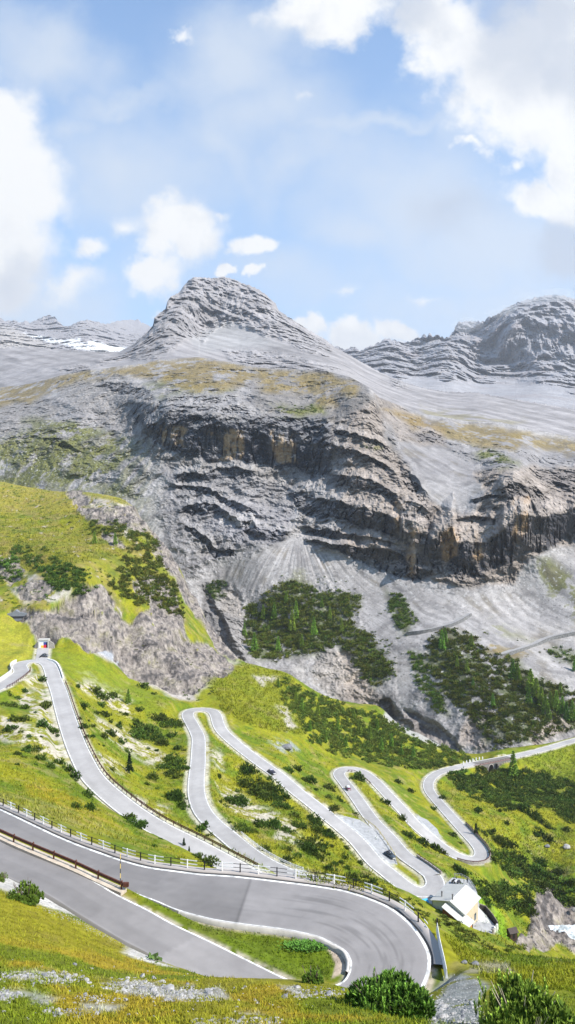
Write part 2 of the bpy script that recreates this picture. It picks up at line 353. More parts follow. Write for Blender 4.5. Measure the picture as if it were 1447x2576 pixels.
# lay-bys, yard, river bed
PADS = []
for pl in LAYBY: PADS.append((np.array([PH(*p) for p in pl]), 'pave'))
YARD = [(1075,2262,114),(1110,2235,113.9),(1138,2207,114.6),(1180,2213,115),(1200,2243,115.4),(1208,2285,117.4),(1250,2332,116.8),(1238,2352,116.6),(1195,2352,115.8),(1168,2332,115.2),(1120,2300,114.6),(1080,2285,114)]
PADS.append((np.array([PH(*p) for p in YARD]), 'yard'))
for poly, kind in PADS:
    cz = tps_fit(poly[:, :2]/50, poly[:, 2], 1.0)
    sel = np.nonzero((flatX > poly[:, 0].min()-8) & (flatX < poly[:, 0].max()+8) & (flatY > poly[:, 1].min()-8) & (flatY < poly[:, 1].max()+8))[0]
    m_ = softpoly(flatX[sel], flatY[sel], [tuple(p[:2]) for p in poly], 2.0)
    zz = tps_eval(cz, flatX[sel]/50, flatY[sel]/50)-.22
    w = m_**2/((1-m_)**2+2e-4)
    w = w*(RD.ravel()[sel] > .3)
    num.ravel()[sel] += zz*w; den.ravel()[sel] += w
ZT = num/den
# guard the verge mound between roads A and B
PYT = CY-ZT/Yw*F
MINPY = np.minimum.accumulate(PYT, 0)
def hitL2(px, py):
    """nearest surface point of the valley side seen at column px, row py"""
    c = int(round((px-COLS[0])/2)); c = min(max(c, 0), NCc-1)
    col = MINPY[:, c]; i = int(np.searchsorted(-col, -py))
    if i >= NR: return None
    if i > 0 and PYT[i-1, c] != PYT[i, c]:
        t = (PYT[i-1, c]-py)/(PYT[i-1, c]-PYT[i, c]); t = min(max(t, 0), 1); d = D[i-1]+t*(D[i]-D[i-1])
    else: d = D[i]
    x = (px-CX)/F*d
    return np.array([x, d, -(py-CY)/F*d])
def zL2(x, y):
    """terrain height at world x,y"""
    px = CX+x/y*F; c = (px-COLS[0])/2; r = np.interp(math.log(y), LD, np.arange(NR))
    c = min(max(c, 0), NCc-2); r = min(max(r, 0), NR-2); ci, ri = int(c), int(r); fc, fr = c-ci, r-ri
    return float(ZT[ri, ci]*(1-fc)*(1-fr)+ZT[ri, ci+1]*fc*(1-fr)+ZT[ri+1, ci]*(1-fc)*fr+ZT[ri+1, ci+1]*fc*fr)
# ---- ground cover colours (albedo)
g_ye = np.array([.205,.20,.010]); g_gr = np.array([.105,.145,.008]); g_dk = np.array([.06,.095,.012]); g_or = np.array([.29,.18,.018]); g_dry = np.array([.31,.26,.09])
soil = np.array([.42,.37,.31]); stone = np.array([.36,.32,.30]); stoneP = np.array([.40,.36,.325]); stoneD = np.array([.13,.125,.13]); grav = np.array([.46,.45,.43]); greyb = np.array([.27,.28,.30])
def mixc(A, B, t): return A+(B-A)*t[..., None]
n1 = fbm(Xw/22, Yw/22, 0, 4, 61); n2 = fbm(Xw/5, Yw/5, 0, 4, 65); n3 = fbm(Xw/1.3, Yw/1.3, 0, 3, 69)
col = np.broadcast_to(g_ye, Zw.shape+(3,)).copy()
col = mixc(col, g_gr, sstep(-.15, .25, n1+n2*.5))
col = mixc(col, g_dk, sstep(.16, .42, n2*.9+n3*.5)*.6)
col = mixc(col, g_dry, sstep(.12, .40, -n2+n1*.3-n3*.3)*.55)
PXn = PX+fbm(Xw/12, Yw/12, 2, 3, 71)*26*np.clip(300/Yw, .5, 3); PYn = PYT+fbm(Xw/12, Yw/12, 6, 3, 75)*14*np.clip(300/Yw, .5, 3)
def paint(poly, c, soft=8, a=1.0, thr=None, d0=0, d1=1e9, nz=None):
    global col
    m_ = softpoly(PXn, PYn, poly, soft)*a*((Yw > d0) & (Yw < d1))
    if thr is not None: m_ = m_*sstep(thr-.08, thr+.08, nz if nz is not None else n2+.4*n3)
    col = mixc(col, np.array(c), m_)
ALLP = [(-200,1100),(1700,1100),(1700,2600),(-200,2600)]
# foreground: yellower / orange dry grass
paint([(-200,2180),(0,2220),(450,2420),(800,2470),(1100,2560),(1100,3100),(-200,3100)], [.26,.22,.015], 20, .75, d1=60)
paint([(-200,2330),(300,2400),(600,2450),(1100,2530),(1100,3100),(-200,3100)], g_or, 20, .55, .08, d1=58)
paint([(-200,2330),(300,2400),(600,2450),(1100,2530),(1447,2500),(1447,3100),(-200,3100)], g_gr*1.15, 20, .75, .02, d1=58, nz=-n1-n2*.6)
# stone litter bands
for pl in ([(0,2445),(110,2440),(200,2455),(330,2462),(420,2490),(560,2490),(570,2522),(430,2525),(300,2500),(180,2485),(60,2470),(0,2468)],
           [(-60,2500),(60,2500),(140,2520),(100,2545),(0,2540)],[(180,2535),(280,2540),(240,2560),(170,2555)],[(520,2555),(650,2550),(720,2580),(560,2590)],[(700,2480),(870,2490),(840,2515),(740,2510)]):
    paint(pl, grav*.75, 10, .7, .05, d1=60)
# gravel verge along road A
paint([(-200,2130),(0,2195),(40,2215),(190,2280),(300,2345),(400,2400),(470,2440),(430,2432),(330,2392),(200,2330),(120,2290),(60,2260),(-20,2225)], [.50,.47,.43], 5, .95, d1=80, d0=40)
paint([(1140,2450),(1175,2450),(1215,2480),(1205,2510),(1225,2600),(1110,2600),(1090,2550),(1105,2490)], [.28,.28,.275], 10, .85, -.2, d1=75)
paint([(1160,2425),(1290,2420),(1290,2450),(1180,2450)], [.30,.26,.20], 8, .7, -.1, d1=90)
# verge between A and B
paint([(240,2205),(330,2225),(520,2310),(700,2345),(860,2395),(880,2440),(850,2470),(720,2460),(500,2350),(330,2262),(240,2215)], g_gr, 6, .75, d1=95, d0=52)
paint([(815,2385),(855,2395),(872,2425),(862,2455),(830,2470),(838,2430)], [.38,.30,.24], 4, .9, d1=75, d0=52)
# left slope: pale soil streaks between C and D and left of C
S1 = [[(200,1690),(230,1690),(330,1760),(330,1800),(280,1790),(210,1730)],[(240,1800),(300,1830),(420,1900),(400,1930),(300,1880),(250,1830)],
      [(0,1800),(40,1810),(110,1840),(170,1890),(180,1930),(110,1900),(40,1870),(0,1860)],[(60,1730),(110,1770),(150,1830),(150,1880),(100,1830),(50,1760)],
      [(255,1890),(330,1940),(300,1950),(250,1920)],[(340,2000),(420,2040),(400,2060),(330,2030)],
      [(40,1690),(100,1700),(130,1780),(150,1850),(120,1800),(90,1740)],
      [(545,1970),(620,2010),(760,2080),(740,2100),(620,2060),(560,2020)],[(530,1880),(560,1900),(560,1940),(540,1930)],[(690,2080),(760,2110),(800,2120),(780,2140),(700,2110)]]
for pl in S1: paint(pl, soil, 10, .85, -.02, d0=130)
paint([(-150,2000),(0,1995),(250,2050),(330,2110),(200,2080),(0,2040)], g_dry, 16, .5, 0, d0=95)
paint([(100,1960),(260,2050),(320,2090),(200,2060),(60,1990)], g_or, 12, .45, 0, d0=95)
# scree / grey slabs by the cliffs of the left hill
paint([(150,1590),(230,1600),(330,1670),(450,1720),(500,1760),(450,1765),(350,1710),(270,1660)], stone, 6, .9, d0=280)
paint([(200,1585),(260,1600),(320,1655),(360,1700),(300,1680),(230,1625)], greyb, 6, .95, d0=280)
paint([(385,1640),(430,1650),(500,1720),(480,1730),(420,1690)], greyb, 5, .9, d0=280)
paint([(380,1700),(500,1750),(560,1690),(600,1665),(560,1660),(480,1690)], stoneP, 8, .8, d0=280)
# olive tops
paint([(-150,1200),(0,1200),(330,1255),(400,1350),(300,1330),(150,1290),(-150,1300)], [.27,.22,.04], 15, .7, d0=400)
paint([(-150,1300),(300,1330),(430,1420),(470,1560),(300,1470),(-150,1480)], [.19,.175,.02], 12, .6, d0=330)
paint([(-150,1540),(60,1540),(90,1640),(0,1700),(-150,1720)], [.30,.27,.03], 10, .7, d0=280)
paint([(120,1640),(200,1640),(350,1720),(430,1770),(400,1790),(250,1730),(150,1690)], [.155,.185,.012], 8, .75, d0=280)
paint([(520,1700),(620,1672),(740,1700),(760,1780),(770,1850),(640,1830),(570,1780),(500,1760)], [.175,.185,.012], 10, .7, d0=300)
paint([(1250,1880),(1600,1860),(1600,2000),(1400,1960),(1300,1920)], [.15,.18,.012], 8, .7, d0=300)
paint([(1050,2240),(1130,2300),(1240,2380),(1160,2370),(1080,2320)], [.17,.20,.015], 10, .8, d0=85, d1=200)
paint([(1205,2210),(1260,2300),(1290,2390),(1250,2370),(1200,2290)], [.15,.25,.012], 8, .9, d0=190)
paint([(1300,2100),(1600,2100),(1600,2180),(1350,2160)], [.27,.25,.02], 14, .5, 0, d0=250)
# grey boulder spill below E hairpin, hollow near the hut
paint([(680,1860),(740,1865),(760,1890),(720,1895),(690,1880)], greyb, 8, .7, .0, d0=250)
paint([(970,1790),(1010,1800),(1100,1850),(1160,1890),(1100,1880),(1010,1840),(960,1800)], [.31,.30,.29], 5, .9, d0=430)
for pl in ([(20,1480),(110,1490),(180,1480),(170,1510),(60,1520)],[(60,1440),(110,1450),(100,1475),(70,1475)],[(170,1240),(260,1255),(330,1270),(330,1300),(250,1300)],[(20,1395),(45,1400),(40,1440),(20,1430)],[(300,1290),(350,1330),(330,1360),(280,1320)],[(690,1775),(720,1780),(745,1830),(725,1835)],[(640,1700),(700,1705),(660,1725)]): paint(pl, stone, 7, .85, -.1, d0=300)
HILL = [(-160,1200),(340,1250),(470,1400),(600,1680),(300,1620),(60,1540),(-160,1560)]
hm = softpoly(PXn, PYn, HILL, 12)*(Yw > 300)
nH = fbm(Xw/16, Yw/16, 9, 4, 301); nH2 = fbm(Xw/5, Yw/5, 9, 3, 305)
col = mixc(col, np.array([.22,.165,.055]), hm*sstep(-.05, .3, nH+.4*nH2)*.6); col = mixc(col, np.array([.085,.105,.02]), hm*sstep(.08, .35, -nH+.5*nH2)*.65); col = mixc(col, stone*.9, hm*sstep(.36, .46, nH2*1.1+nH*.4)*.7)
# rock faces
rn = fbm(Xw/10, Yw/10, ZT/7, 4, 81); rn2 = fbm(Xw/2.5, Yw/2.5, ZT/2, 3, 85)
rc = mixc(np.broadcast_to(stoneP, col.shape), stone, sstep(-.2, .2, rn)); rc = mixc(rc, stoneD*.8, sstep(.02, .26, rn*.8+rn2*.9)*.85); rc = rc*np.array([.90,.87,.83]); rc = mixc(rc, g_ye*.8, sstep(.15, .4, -rn+rn2*.4)*.35)
col = mixc(col, rc, sstep(.25, .75, rk+rn*.3)); ROCKM = rk
wm = softpoly(PXn, PYn, [(1370,2325),(1447,2300),(1700,2330),(1700,2420),(1400,2420),(1385,2370)], 5)*(Yw > 220)
# pale shoulder along far roads
sh = sstep(2.2, .6, RD)*(Yw > 130); col = mixc(col, [.50,.46,.38], sh*.75*sstep(-.25, .1, n2+.2))
shn = sstep(.75, .2, RD)*(Yw <= 130); col = mixc(col, [.45,.38,.32], shn*.7*sstep(-.3, 0, n3))
for poly, kind in PADS:
    m_ = softpoly(Xw, Yw, [tuple(p[:2]) for p in poly], 1.5)*((Yw > poly[:, 1].min()-5) & (Yw < poly[:, 1].max()+5))
    col = mixc(col, [.36,.365,.37] if kind == 'pave' else [.42,.41,.40], m_*.95)
n5 = fbm(Xw/3.2, Yw/3.2, 3, 3, 88); n6 = fbm(Xw/11, Yw/11, 3, 4, 89); far_ = sstep(95, 150, Yw)
col = col*(1+.10*far_*(1-ROCKM))[..., None]
veg = (col[..., 2] < .06)
dk_ = np.clip(sstep(.05, .32, n5)*.42+sstep(.0, .3, n6)*.40, 0, 1)*far_*veg
col = mixc(col, col*np.array([.62, .78, .8]), dk_*.8)
col = mixc(col, np.array([.30, .24, .10]), sstep(.18, .4, -n6+n5*.4)*.40*far_*veg)
col = np.clip(col*(1+n3[..., None]*.35+n2[..., None]*.3), 0.005, .8)
V = np.stack([Xw, Yw, ZT], -1).reshape(-1, 3)
MGROUND = terrain_mat('ground_cover', 1.3, .22, .28, .18, .15, alb=.90)
ground = struct(link('hillside_ground', mesh_np('hillside_ground', V, grid_faces(NR, NCc), col.reshape(-1, 3)), MGROUND))
MCLIFF = terrain_mat('cliff_rock', .55, .13, .42, .30, 1.2, bstr=1.0, alb=.66); ground.data.materials.append(MCLIFF)
ground.data.polygons.foreach_set('material_index', (ROCKM[:-1, :-1] > .5).astype(np.int32).ravel())
print('ground', time.time()-T0)
# ---------------------------------------------------------------- mountain across the gorge, peak, far ranges
def saw(s, r=.62):
    f = s-np.floor(s)
    return np.where(f < r, -f/r, -(1-f)/(1-r)*1.0)
class Layer:
    def __init__(s, bot, top, ctl, x0=-170, x1=1620, dx=1.7, nr=400, sm=1e-4, edge=0):
        s.c = np.arange(x0, x1, dx); nc = len(s.c)
        b = np.interp(s.c, [p[0] for p in bot], [p[1] for p in bot]); t = np.interp(s.c, [p[0] for p in top], [p[1] for p in top])
        k = np.linspace(0, 1, nr)[:, None]; g = np.exp(-(np.arange(-45, 46)/18.)**2); g /= g.sum(); tj = t
        t = np.convolve(np.pad(t, 45, 'edge'), g, 'valid')
        s.PY = b[None]+(t-b)[None]*k+(tj-t)[None]*sstep(.85, 1, k)
        if edge: s.PY = s.PY+(fbm(s.c/9, 0*s.c, 0*s.c+3, 4, 91)*edge)[None]*sstep(.97, 1, k)
        s.PX = np.broadcast_to(s.c[None], s.PY.shape)
        ctl = np.array(ctl, float); fit = tps_fit(ctl[:, :2]/400, 1000/ctl[:, 2], sm)
        gr, gcn = 90, 110
        kk = np.linspace(0, 1, gr)[:, None]; cc = np.linspace(s.c[0], s.c[-1], gcn)
        bb = np.interp(cc, s.c, b); tt = np.interp(cc, s.c, t)
        I = tps_eval(fit, np.broadcast_to(cc[None], (gr, gcn))/400, (bb[None]+(tt-bb)[None]*kk)/400)
        s.D0 = 1000/np.clip(upsample(I, nr, nc), .1, 10); s.nr, s.nc = nr, nc
        s.xyz(s.D0)
    def xyz(s, D):
        s.D = D; s.X = (s.PX-CX)/F*D; s.Y = D; s.Z = -(s.PY-CY)/F*D
    def prep(s):
        s.N0 = s.slope(); P_ = np.stack([s.X, s.Y, s.Z], -1)
        s.step = np.linalg.norm(np.gradient(P_, axis=0), axis=-1)
    def att(s, wl): return np.clip(wl/(3.2*s.step)-.25, 0, 1)
    def displace(s, disp):
        s.xyz(s.D0+disp)
        s.HX = CX+s.X/s.Y*F; s.HY = CY-s.Z/s.Y*F
    def slope(s):
        """unit normal z component and facing"""
        P_ = np.stack([s.X, s.Y, s.Z], -1)
        du = np.gradient(P_, axis=1); dv = np.gradient(P_, axis=0)
        n = np.cross(du, dv); n /= np.linalg.norm(n, axis=-1, keepdims=True)+1e-9
        n *= np.sign(-n[..., 1:2]+1e-9)
        return n
    def mesh(s, name, mat, col, drop=.8, back=(10, 25, 60, 140, 300), smooth=False):
        V = np.stack([s.X, s.Y, s.Z], -1); last = V[-1]; cl = col[-1]; ex = []; ec = []
        for q in back:
            e = last.copy(); e[:, 1] += q; e[:, 0] *= (1+q/last[:, 1]); e[:, 2] -= q*drop*(1-.3*math.exp(-q/20)); ex.append(e); ec.append(cl)
        V = np.vstack([V, np.array(ex)]); col = np.vstack([col, np.array(ec)])
        me = mesh_np(name, V.reshape(-1, 3), grid_faces(s.nr+len(back), s.nc), np.clip(col, .005, .85).reshape(-1, 3), smooth)
        return struct(link(name, me, mat))
    def hit(s, px, py):
        c = (px-s.c[0])/(s.c[1]-s.c[0]); c = int(round(min(max(c, 0), s.nc-1)))
        colp = s.PY[:, c]
        if py < colp[-1] or py > colp[0]: return None
        k = np.nonzero(s.HY[:, c] <= py)[0]
        if not len(k): return None
        d = s.Y[k[0], c]
        return np.array([(px-CX)/F*d, d, -(py-CY)/F*d])
    def painter(s, amp=14, sc=60, seed=100):
        s.nx = s.PX+fbm(s.PX/sc, s.PY/sc, 0, 4, seed)*amp*2; s.ny = s.PY+fbm(s.PX/sc, s.PY/sc, 5, 4, seed+7)*amp*1.6
    def m(s, poly, soft=8): return softpoly(s.nx, s.ny, poly, soft)
# ---- A: the rock mountain with the black cliff bands
BOT = [(-170,1275),(0,1285),(200,1330),(330,1390),(430,1500),(520,1650),(600,1740),(700,1790),(800,1850),(1000,1925),(1200,1930),(1330,1915),(1450,1890),(1620,1850)]
TOP = [(-170,1010),(0,975),(80,965),(150,945),(230,930),(270,926),(290,922),(360,915),(400,905),(500,898),(560,908),(650,925),(740,928),(820,933),(880,948),(930,975),(955,1000),(1000,1018),(1060,1040),(1110,1048),(1180,1060),(1260,1062),(1330,1078),(1447,1100),(1620,1130)]
CTL = [(-170,1275,900),(0,1285,860),(200,1330,800),(400,1480,700),(600,1740,575),(700,1790,560),(800,1850,540),(1000,1925,512),(1200,1930,480),(1330,1915,470),(1450,1890,492),(1620,1850,520),
(1000,1800,545),(900,1800,560),(700,1650,615),(850,1600,632),(650,1500,680),(550,1500,700),(540,1620,640),(900,1450,690),(1000,1700,575),(1100,1600,600),(1250,1700,545),(1447,1700,560),(1620,1650,590),
(1200,1550,625),(1350,1550,640),(1447,1500,650),(1100,1480,660),(1300,1480,668),(1447,1400,685),(1620,1380,700),(1300,1400,672),(1300,1200,705),(1180,1460,660),(1180,1290,690),(1440,1220,740),(1620,1200,760),(1447,1380,700),
(1050,1450,672),(1050,1300,690),(1000,1390,690),(940,1400,700),(1000,1200,742),(960,1080,812),(945,1000,880),(900,1300,715),(850,1370,712),
(750,1340,738),(650,1350,725),(500,1380,730),(600,1280,765),(750,1230,800),(480,1250,800),(450,1200,815),(700,1180,822),(700,1060,842),(560,1150,830),(560,1030,855),(400,1130,850),(400,1020,890),(800,1180,800),(810,1070,830),(840,1180,780),
(430,990,925),(600,985,920),(700,1040,868),(800,1030,880),(700,985,935),(820,935,1010),(650,925,1060),(500,898,1130),(400,905,1140),(300,920,1120),(230,930,1130),(880,948,960),
(300,1050,960),(200,1050,960),(100,1100,930),(0,1200,900),(200,1200,860),(300,1230,820),(350,1100,890),(0,1050,1010),(0,975,1250),(-170,1010,1250),(-170,1150,930),
(1050,1100,850),(1000,1020,960),(1110,1048,960),(1180,1060,960),(1330,1078,950),(1447,1100,940),(1620,1130,950),(1200,1180,770),(1350,1180,790),(1100,1200,745),(1447,1180,800),(1250,1120,850),
(520,1550,655),(490,1450,705),(580,1620,618),(620,1600,650)]
L4 = Layer(BOT, TOP, CTL, nr=620, dx=1.6, edge=1.5); L4.painter(12, 60, 100); L4.prep(); at_ = L4.att
x, y, z = L4.X, L4.Y, L4.Z
CLIFF = [[(350,1060),(380,1020),(430,985),(520,985),(600,990),(650,1035),(740,1040),(820,1060),(880,1050),(940,1000),(962,1050),(965,1100),(1010,1150),(1050,1215),(1060,1300),(1060,1465),(960,1420),(880,1400),(780,1375),(740,1352),(640,1375),(560,1390),(500,1400),(470,1330),(440,1260),(430,1190),(370,1130)],
         [(1000,1170),(1050,1230),(1120,1285),(1180,1290),(1230,1240),(1190,1190),(1260,1180),(1330,1170),(1400,1180),(1700,1200),(1700,1370),(1447,1365),(1390,1380),(1320,1400),(1300,1470),(1180,1475),(1060,1455),(1000,1380)],
         [(120,960),(230,935),(300,930),(330,960),(390,1000),(370,1060),(330,1090),(250,1060),(180,1010)],
         [(-170,1030),(0,1020),(100,1000),(150,1030),(80,1080),(0,1100),(-170,1110)],
         [(100,1100),(150,1090),(200,1120),(190,1140),(110,1130)],
         [(940,985),(1020,1030),(1110,1080),(1110,1120),(1010,1110),(960,1060)],
         [(500,1470),(590,1470),(620,1560),(615,1680),(560,1620),(510,1540)],
         [(780,1630),(880,1640),(960,1760),(1000,1780),(1140,1870),(1160,1900),(1020,1830),(960,1800),(860,1760),(790,1700)],
         [(1180,1770),(1240,1790),(1230,1890),(1150,1870)],[(1330,1830),(1420,1790),(1450,1830),(1340,1880)]]
cm = np.zeros(x.shape, np.float32)
for k, pl in enumerate(CLIFF): cm = np.maximum(cm, L4.m(pl, 9)*(1 if k in (0, 1) else .7))
warp = fbm(x/90, y/90, z/90, 4, 111)
tilt = z+.10*(x-60)+26*warp-22*np.exp(-((L4.PX-620)/160)**2)*(L4.PY > 1200)
amn = sstep(-.25, .25, fbm(x/110, y/110, z/70, 3, 113)); st1 = saw(tilt/38, .72)*(.35+.95*amn); st2 = saw(tilt/11+fbm(x/30, y/30, z/30, 3, 115)*.8)
blk = fbm(x/24, y/24, z/95, 4, 121, True, .6)          # vertical ribs
blk2 = fbm(x/45, y/45, z/40, 5, 125, True, .6)
gen = fbm(x/60, y/60, z/60, 6, 131, True, .55)
fine = fbm(x/7, y/7, z/7, 3, 135)
# gullied scree: channels run out from the fan mouth
APX = P(752, 1330, 745); ang = np.arctan2(x-APX[0], -(y-APX[1])); rad = np.hypot(x-APX[0], y-APX[1])
fanz = sstep(1330, 1400, L4.PY)
gul = fbm(ang*9+.25*fbm(x/25, y/25, 0, 3, 139), rad/160, 0, 4, 141, True)*fanz
wx_ = fbm(x/40, y/40, z/40, 3, 143)*9
gulR = fbm((x*.8+y*.6+wx_)/22, (x*.6-y*.8)/170, 0, 4, 145, True)
gulL = fbm((x*.8-y*.6+wx_)/20, (x*.6+y*.8)/150, 0, 4, 149, True)*sstep(520, 330, L4.PX)
rightw = sstep(950, 1100, L4.PX)*(1-0*rad)
soft_ = 1-cm
smo = np.zeros(x.shape, np.float32)
for pl in ([(735,1270),(765,1330),(800,1385),(900,1435),(1050,1485),(1180,1492),(1300,1485),(1390,1400),(1620,1400),(1620,1760),(1300,1700),(1190,1600),(1050,1620),(1030,1800),(960,1640),(900,1520),(850,1450),(740,1440),(640,1480),(560,1470),(560,1420),(690,1372)],[(1010,1085),(1100,1110),(1200,1175),(1235,1235),(1110,1285),(1060,1215),(1010,1145)],[(980,1010),(1200,1080),(1447,1130),(1447,1160),(1250,1110),(1100,1080)],[(690,1190),(770,1200),(760,1235),(700,1225)]):
    smo = np.maximum(smo, L4.m(pl, 12))
smo *= (1-cm*.6)
roughm = np.zeros(x.shape, np.float32)
for pl in ([(330,930),(560,905),(900,945),(960,1050),(900,1080),(640,1040),(420,990)],[(420,1190),(540,1250),(740,1300),(740,1360),(560,1400),(470,1470),(440,1400),(400,1300)],[(950,1040),(1150,1070),(1447,1130),(1600,1180),(1600,1230),(1200,1200),(1050,1210),(980,1130)],[(0,1000),(330,1000),(420,1200),(330,1250),(0,1150)]):
    roughm = np.maximum(roughm, L4.m(pl, 20))
BANDS4 = [
([(365,1070),(400,1060),(421,1036),(472,1036),(513,1050),(576,1053),(628,1053),(666,1046),(715,1046),(802,1052),(832,1062)],[(365,1092),(400,1115),(430,1130),(472,1146),(541,1160),(586,1170),(656,1163),(698,1174),(743,1170),(785,1201),(832,1192)],27,1.0),
([(440,1000),(472,993),(531,998),(583,995),(628,1002)],[(440,1008),(472,1008),(531,1014),(583,1010),(628,1010)],6,.9),
([(400,1025),(440,1018),(520,1025),(600,1030),(640,1034)],[(400,1032),(440,1028),(520,1036),(600,1040),(640,1041)],6,.9),
([(440,1195),(513,1184),(548,1177),(611,1180),(640,1185)],[(440,1212),(506,1206),(560,1203),(611,1204),(640,1200)],9,.9),
([(430,1215),(480,1225),(524,1229),(559,1247),(593,1264),(618,1274),(655,1295)],[(430,1224),(480,1236),(524,1243),(559,1262),(593,1279),(618,1290),(655,1305)],8,.85),
([(455,1280),(472,1274),(517,1267),(541,1267),(576,1288),(597,1306),(632,1309),(646,1326),(666,1333),(724,1340)],[(455,1292),(472,1296),(517,1293),(555,1296),(580,1312),(600,1330),(632,1352),(650,1366),(690,1364),(724,1356)],14,1.0),
([(460,1322),(490,1330),(517,1345),(545,1385),(590,1384)],[(460,1334),(490,1350),(517,1370),(541,1402),(590,1397)],7,.8),
([(735,1238),(760,1240),(819,1254),(861,1264),(868,1267),(924,1281),(975,1295),(1003,1312)],[(735,1252),(757,1294),(805,1306),(840,1302),(864,1306),(899,1322),(975,1342),(1003,1352)],16,.75),
([(774,1322),(805,1336),(837,1330),(872,1340),(975,1358),(1006,1368)],[(774,1340),(805,1351),(840,1350),(872,1357),(975,1374),(1006,1384)],9,.85),
([(774,1355),(837,1368),(882,1372),(938,1379),(1009,1386),(1050,1392)],[(774,1362),(800,1370),(840,1384),(882,1402),(938,1427),(975,1442),(1048,1464)],15,.8),
([(835,1120),(900,1135),(960,1165),(1000,1190)],[(835,1132),(900,1150),(960,1182),(1000,1212)],9,.6),([(835,1085),(900,1090),(950,1110),(975,1130)],[(835,1094),(900,1102),(950,1122),(975,1142)],7,.6),
([(840,1195),(900,1200),(960,1222),(1003,1250)],[(840,1222),(900,1228),(960,1250),(1003,1280)],10,.6),
([(1015,1175),(1045,1200),(1070,1240)],[(1015,1215),(1045,1250),(1070,1275)],9,.6),([(1008,1262),(1060,1268),(1085,1290)],[(1008,1300),(1060,1310),(1085,1325)],11,.75),([(1010,1330),(1050,1335),(1080,1350)],[(1010,1455),(1050,1462),(1090,1440)],18,.75),
([(1083,1358),(1110,1338),(1138,1323),(1150,1362),(1208,1365),(1256,1344),(1291,1309),(1312,1295),(1361,1295),(1413,1295),(1447,1275),(1600,1260)],[(1083,1425),(1093,1434),(1130,1450),(1159,1459),(1201,1450),(1239,1438),(1256,1424),(1298,1408),(1329,1390),(1378,1379),(1447,1342),(1600,1330)],26,.85),
([(1140,1312),(1187,1299),(1249,1302)],[(1140,1324),(1187,1316),(1249,1318)],8,.9),([(1187,1258),(1225,1247),(1263,1246)],[(1187,1268),(1225,1256),(1263,1256)],6,.9),
([(1256,1229),(1291,1208),(1336,1229),(1370,1240)],[(1256,1262),(1291,1284),(1343,1281),(1370,1270)],11,.6),
([(1345,1182),(1400,1178),(1447,1176),(1600,1180)],[(1345,1198),(1400,1226),(1447,1248),(1600,1250)],11,.8),
([(785,932),(815,930),(830,936)],[(785,938),(815,942),(830,944)],4,.8),([(1050,1090),(1085,1088),(1115,1098)],[(1050,1108),(1085,1110),(1115,1116)],7,.8),
([(110,1105),(150,1100),(195,1128)],[(110,1112),(150,1124),(195,1138)],6,.7),([(255,955),(300,962),(380,985)],[(255,975),(300,990),(380,1010)],7,.5),([(330,1010),(360,1012),(385,1020)],[(330,1050),(360,1075),(385,1085)],9,.6)]
jx = L4.PX+fbm(x/14, y/14, z/50, 3, 161)*10; jy = L4.PY+fbm(x/26, y/26, z/20, 4, 165)*13+fbm(x/6, y/40, z/12, 3, 167)*7
face = np.zeros(x.shape); dface = np.zeros(x.shape); bd = np.zeros(x.shape); lip = np.zeros(x.shape)
for tp, bt_, am, dk in BANDS4:
    xa, xb = tp[0][0], tp[-1][0]; ok = (jx > xa-14) & (jx < xb+14); X_, Y_ = jx[ok], jy[ok]
    yt = np.interp(X_, [p[0] for p in tp], [p[1] for p in tp]); yb = np.interp(X_, [p[0] for p in bt_], [p[1] for p in bt_]); hgt = np.maximum(yb-yt, 4)
    tt_ = (yb-Y_)/hgt; up_ = (yt-Y_)/(hgt*.6+8); fadex = sstep(-14, 10, np.minimum(X_-xa, xb-X_))
    e = np.where(tt_ < 0, 0, np.where(tt_ <= 1, tt_, np.clip(1-up_, 0, 1)))*am*fadex
    f_ = sstep(-.12, .06, tt_)*sstep(1.06, .9, tt_)*fadex
    bd[ok] = np.maximum(bd[ok], e); face[ok] = np.maximum(face[ok], f_); dface[ok] = np.maximum(dface[ok], f_*dk); lip[ok] = np.maximum(lip[ok], sstep(0, .3, up_)*sstep(1.2, .5, up_)*fadex)
crack = sstep(.55, .8, fbm(x/10, y/10, z/70, 3, 175, True))
disp = -bd+face*(crack*5*at_(9)+3)+cm*(st1*2.2+st2*1.6*at_(11)-blk*5*at_(16)-(blk2-.3)*11+4)+soft_*(1-.8*smo)*(-(gen-.3)*(4+11*roughm)*at_(30)-fine*1.3*at_(7)-gulL*2*at_(10)+roughm*st2*1.6*at_(12))-soft_*(gul*.7*at_(8)+gulR*rightw*.9*at_(10))
# the gorge notch and cave shadows
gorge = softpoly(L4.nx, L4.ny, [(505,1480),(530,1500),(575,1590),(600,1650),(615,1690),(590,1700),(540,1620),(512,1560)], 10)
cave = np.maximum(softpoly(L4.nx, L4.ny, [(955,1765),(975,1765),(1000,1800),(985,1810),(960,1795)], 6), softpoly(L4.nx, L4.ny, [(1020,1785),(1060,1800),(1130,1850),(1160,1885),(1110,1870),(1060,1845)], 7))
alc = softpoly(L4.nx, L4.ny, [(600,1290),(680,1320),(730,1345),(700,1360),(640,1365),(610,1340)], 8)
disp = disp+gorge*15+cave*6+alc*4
L4.displace(disp)
nrm = L4.slope(); nz = nrm[..., 2]
scree = np.array([.40,.378,.368]); screeW = np.array([.43,.40,.375]); rock = np.array([.26,.245,.245]); rockW = np.array([.33,.30,.27]); dark = np.array([.075,.08,.10]); oran = np.array([.46,.33,.20]); green = np.array([.165,.17,.045]); olive = np.array([.30,.26,.10]); dgreen = np.array([.035,.055,.02])
nA = fbm(x/30, y/30, z/30, 5, 151); nB = fbm(x/6, y/6, z/6, 4, 155); nV = fbm(x/9, y/9, z/70, 4, 158)
colr = mixc(np.broadcast_to(scree, x.shape+(3,)), screeW, sstep(-.2, .3, nA)*(.3+.7*sstep(1450, 1700, L4.PY)))
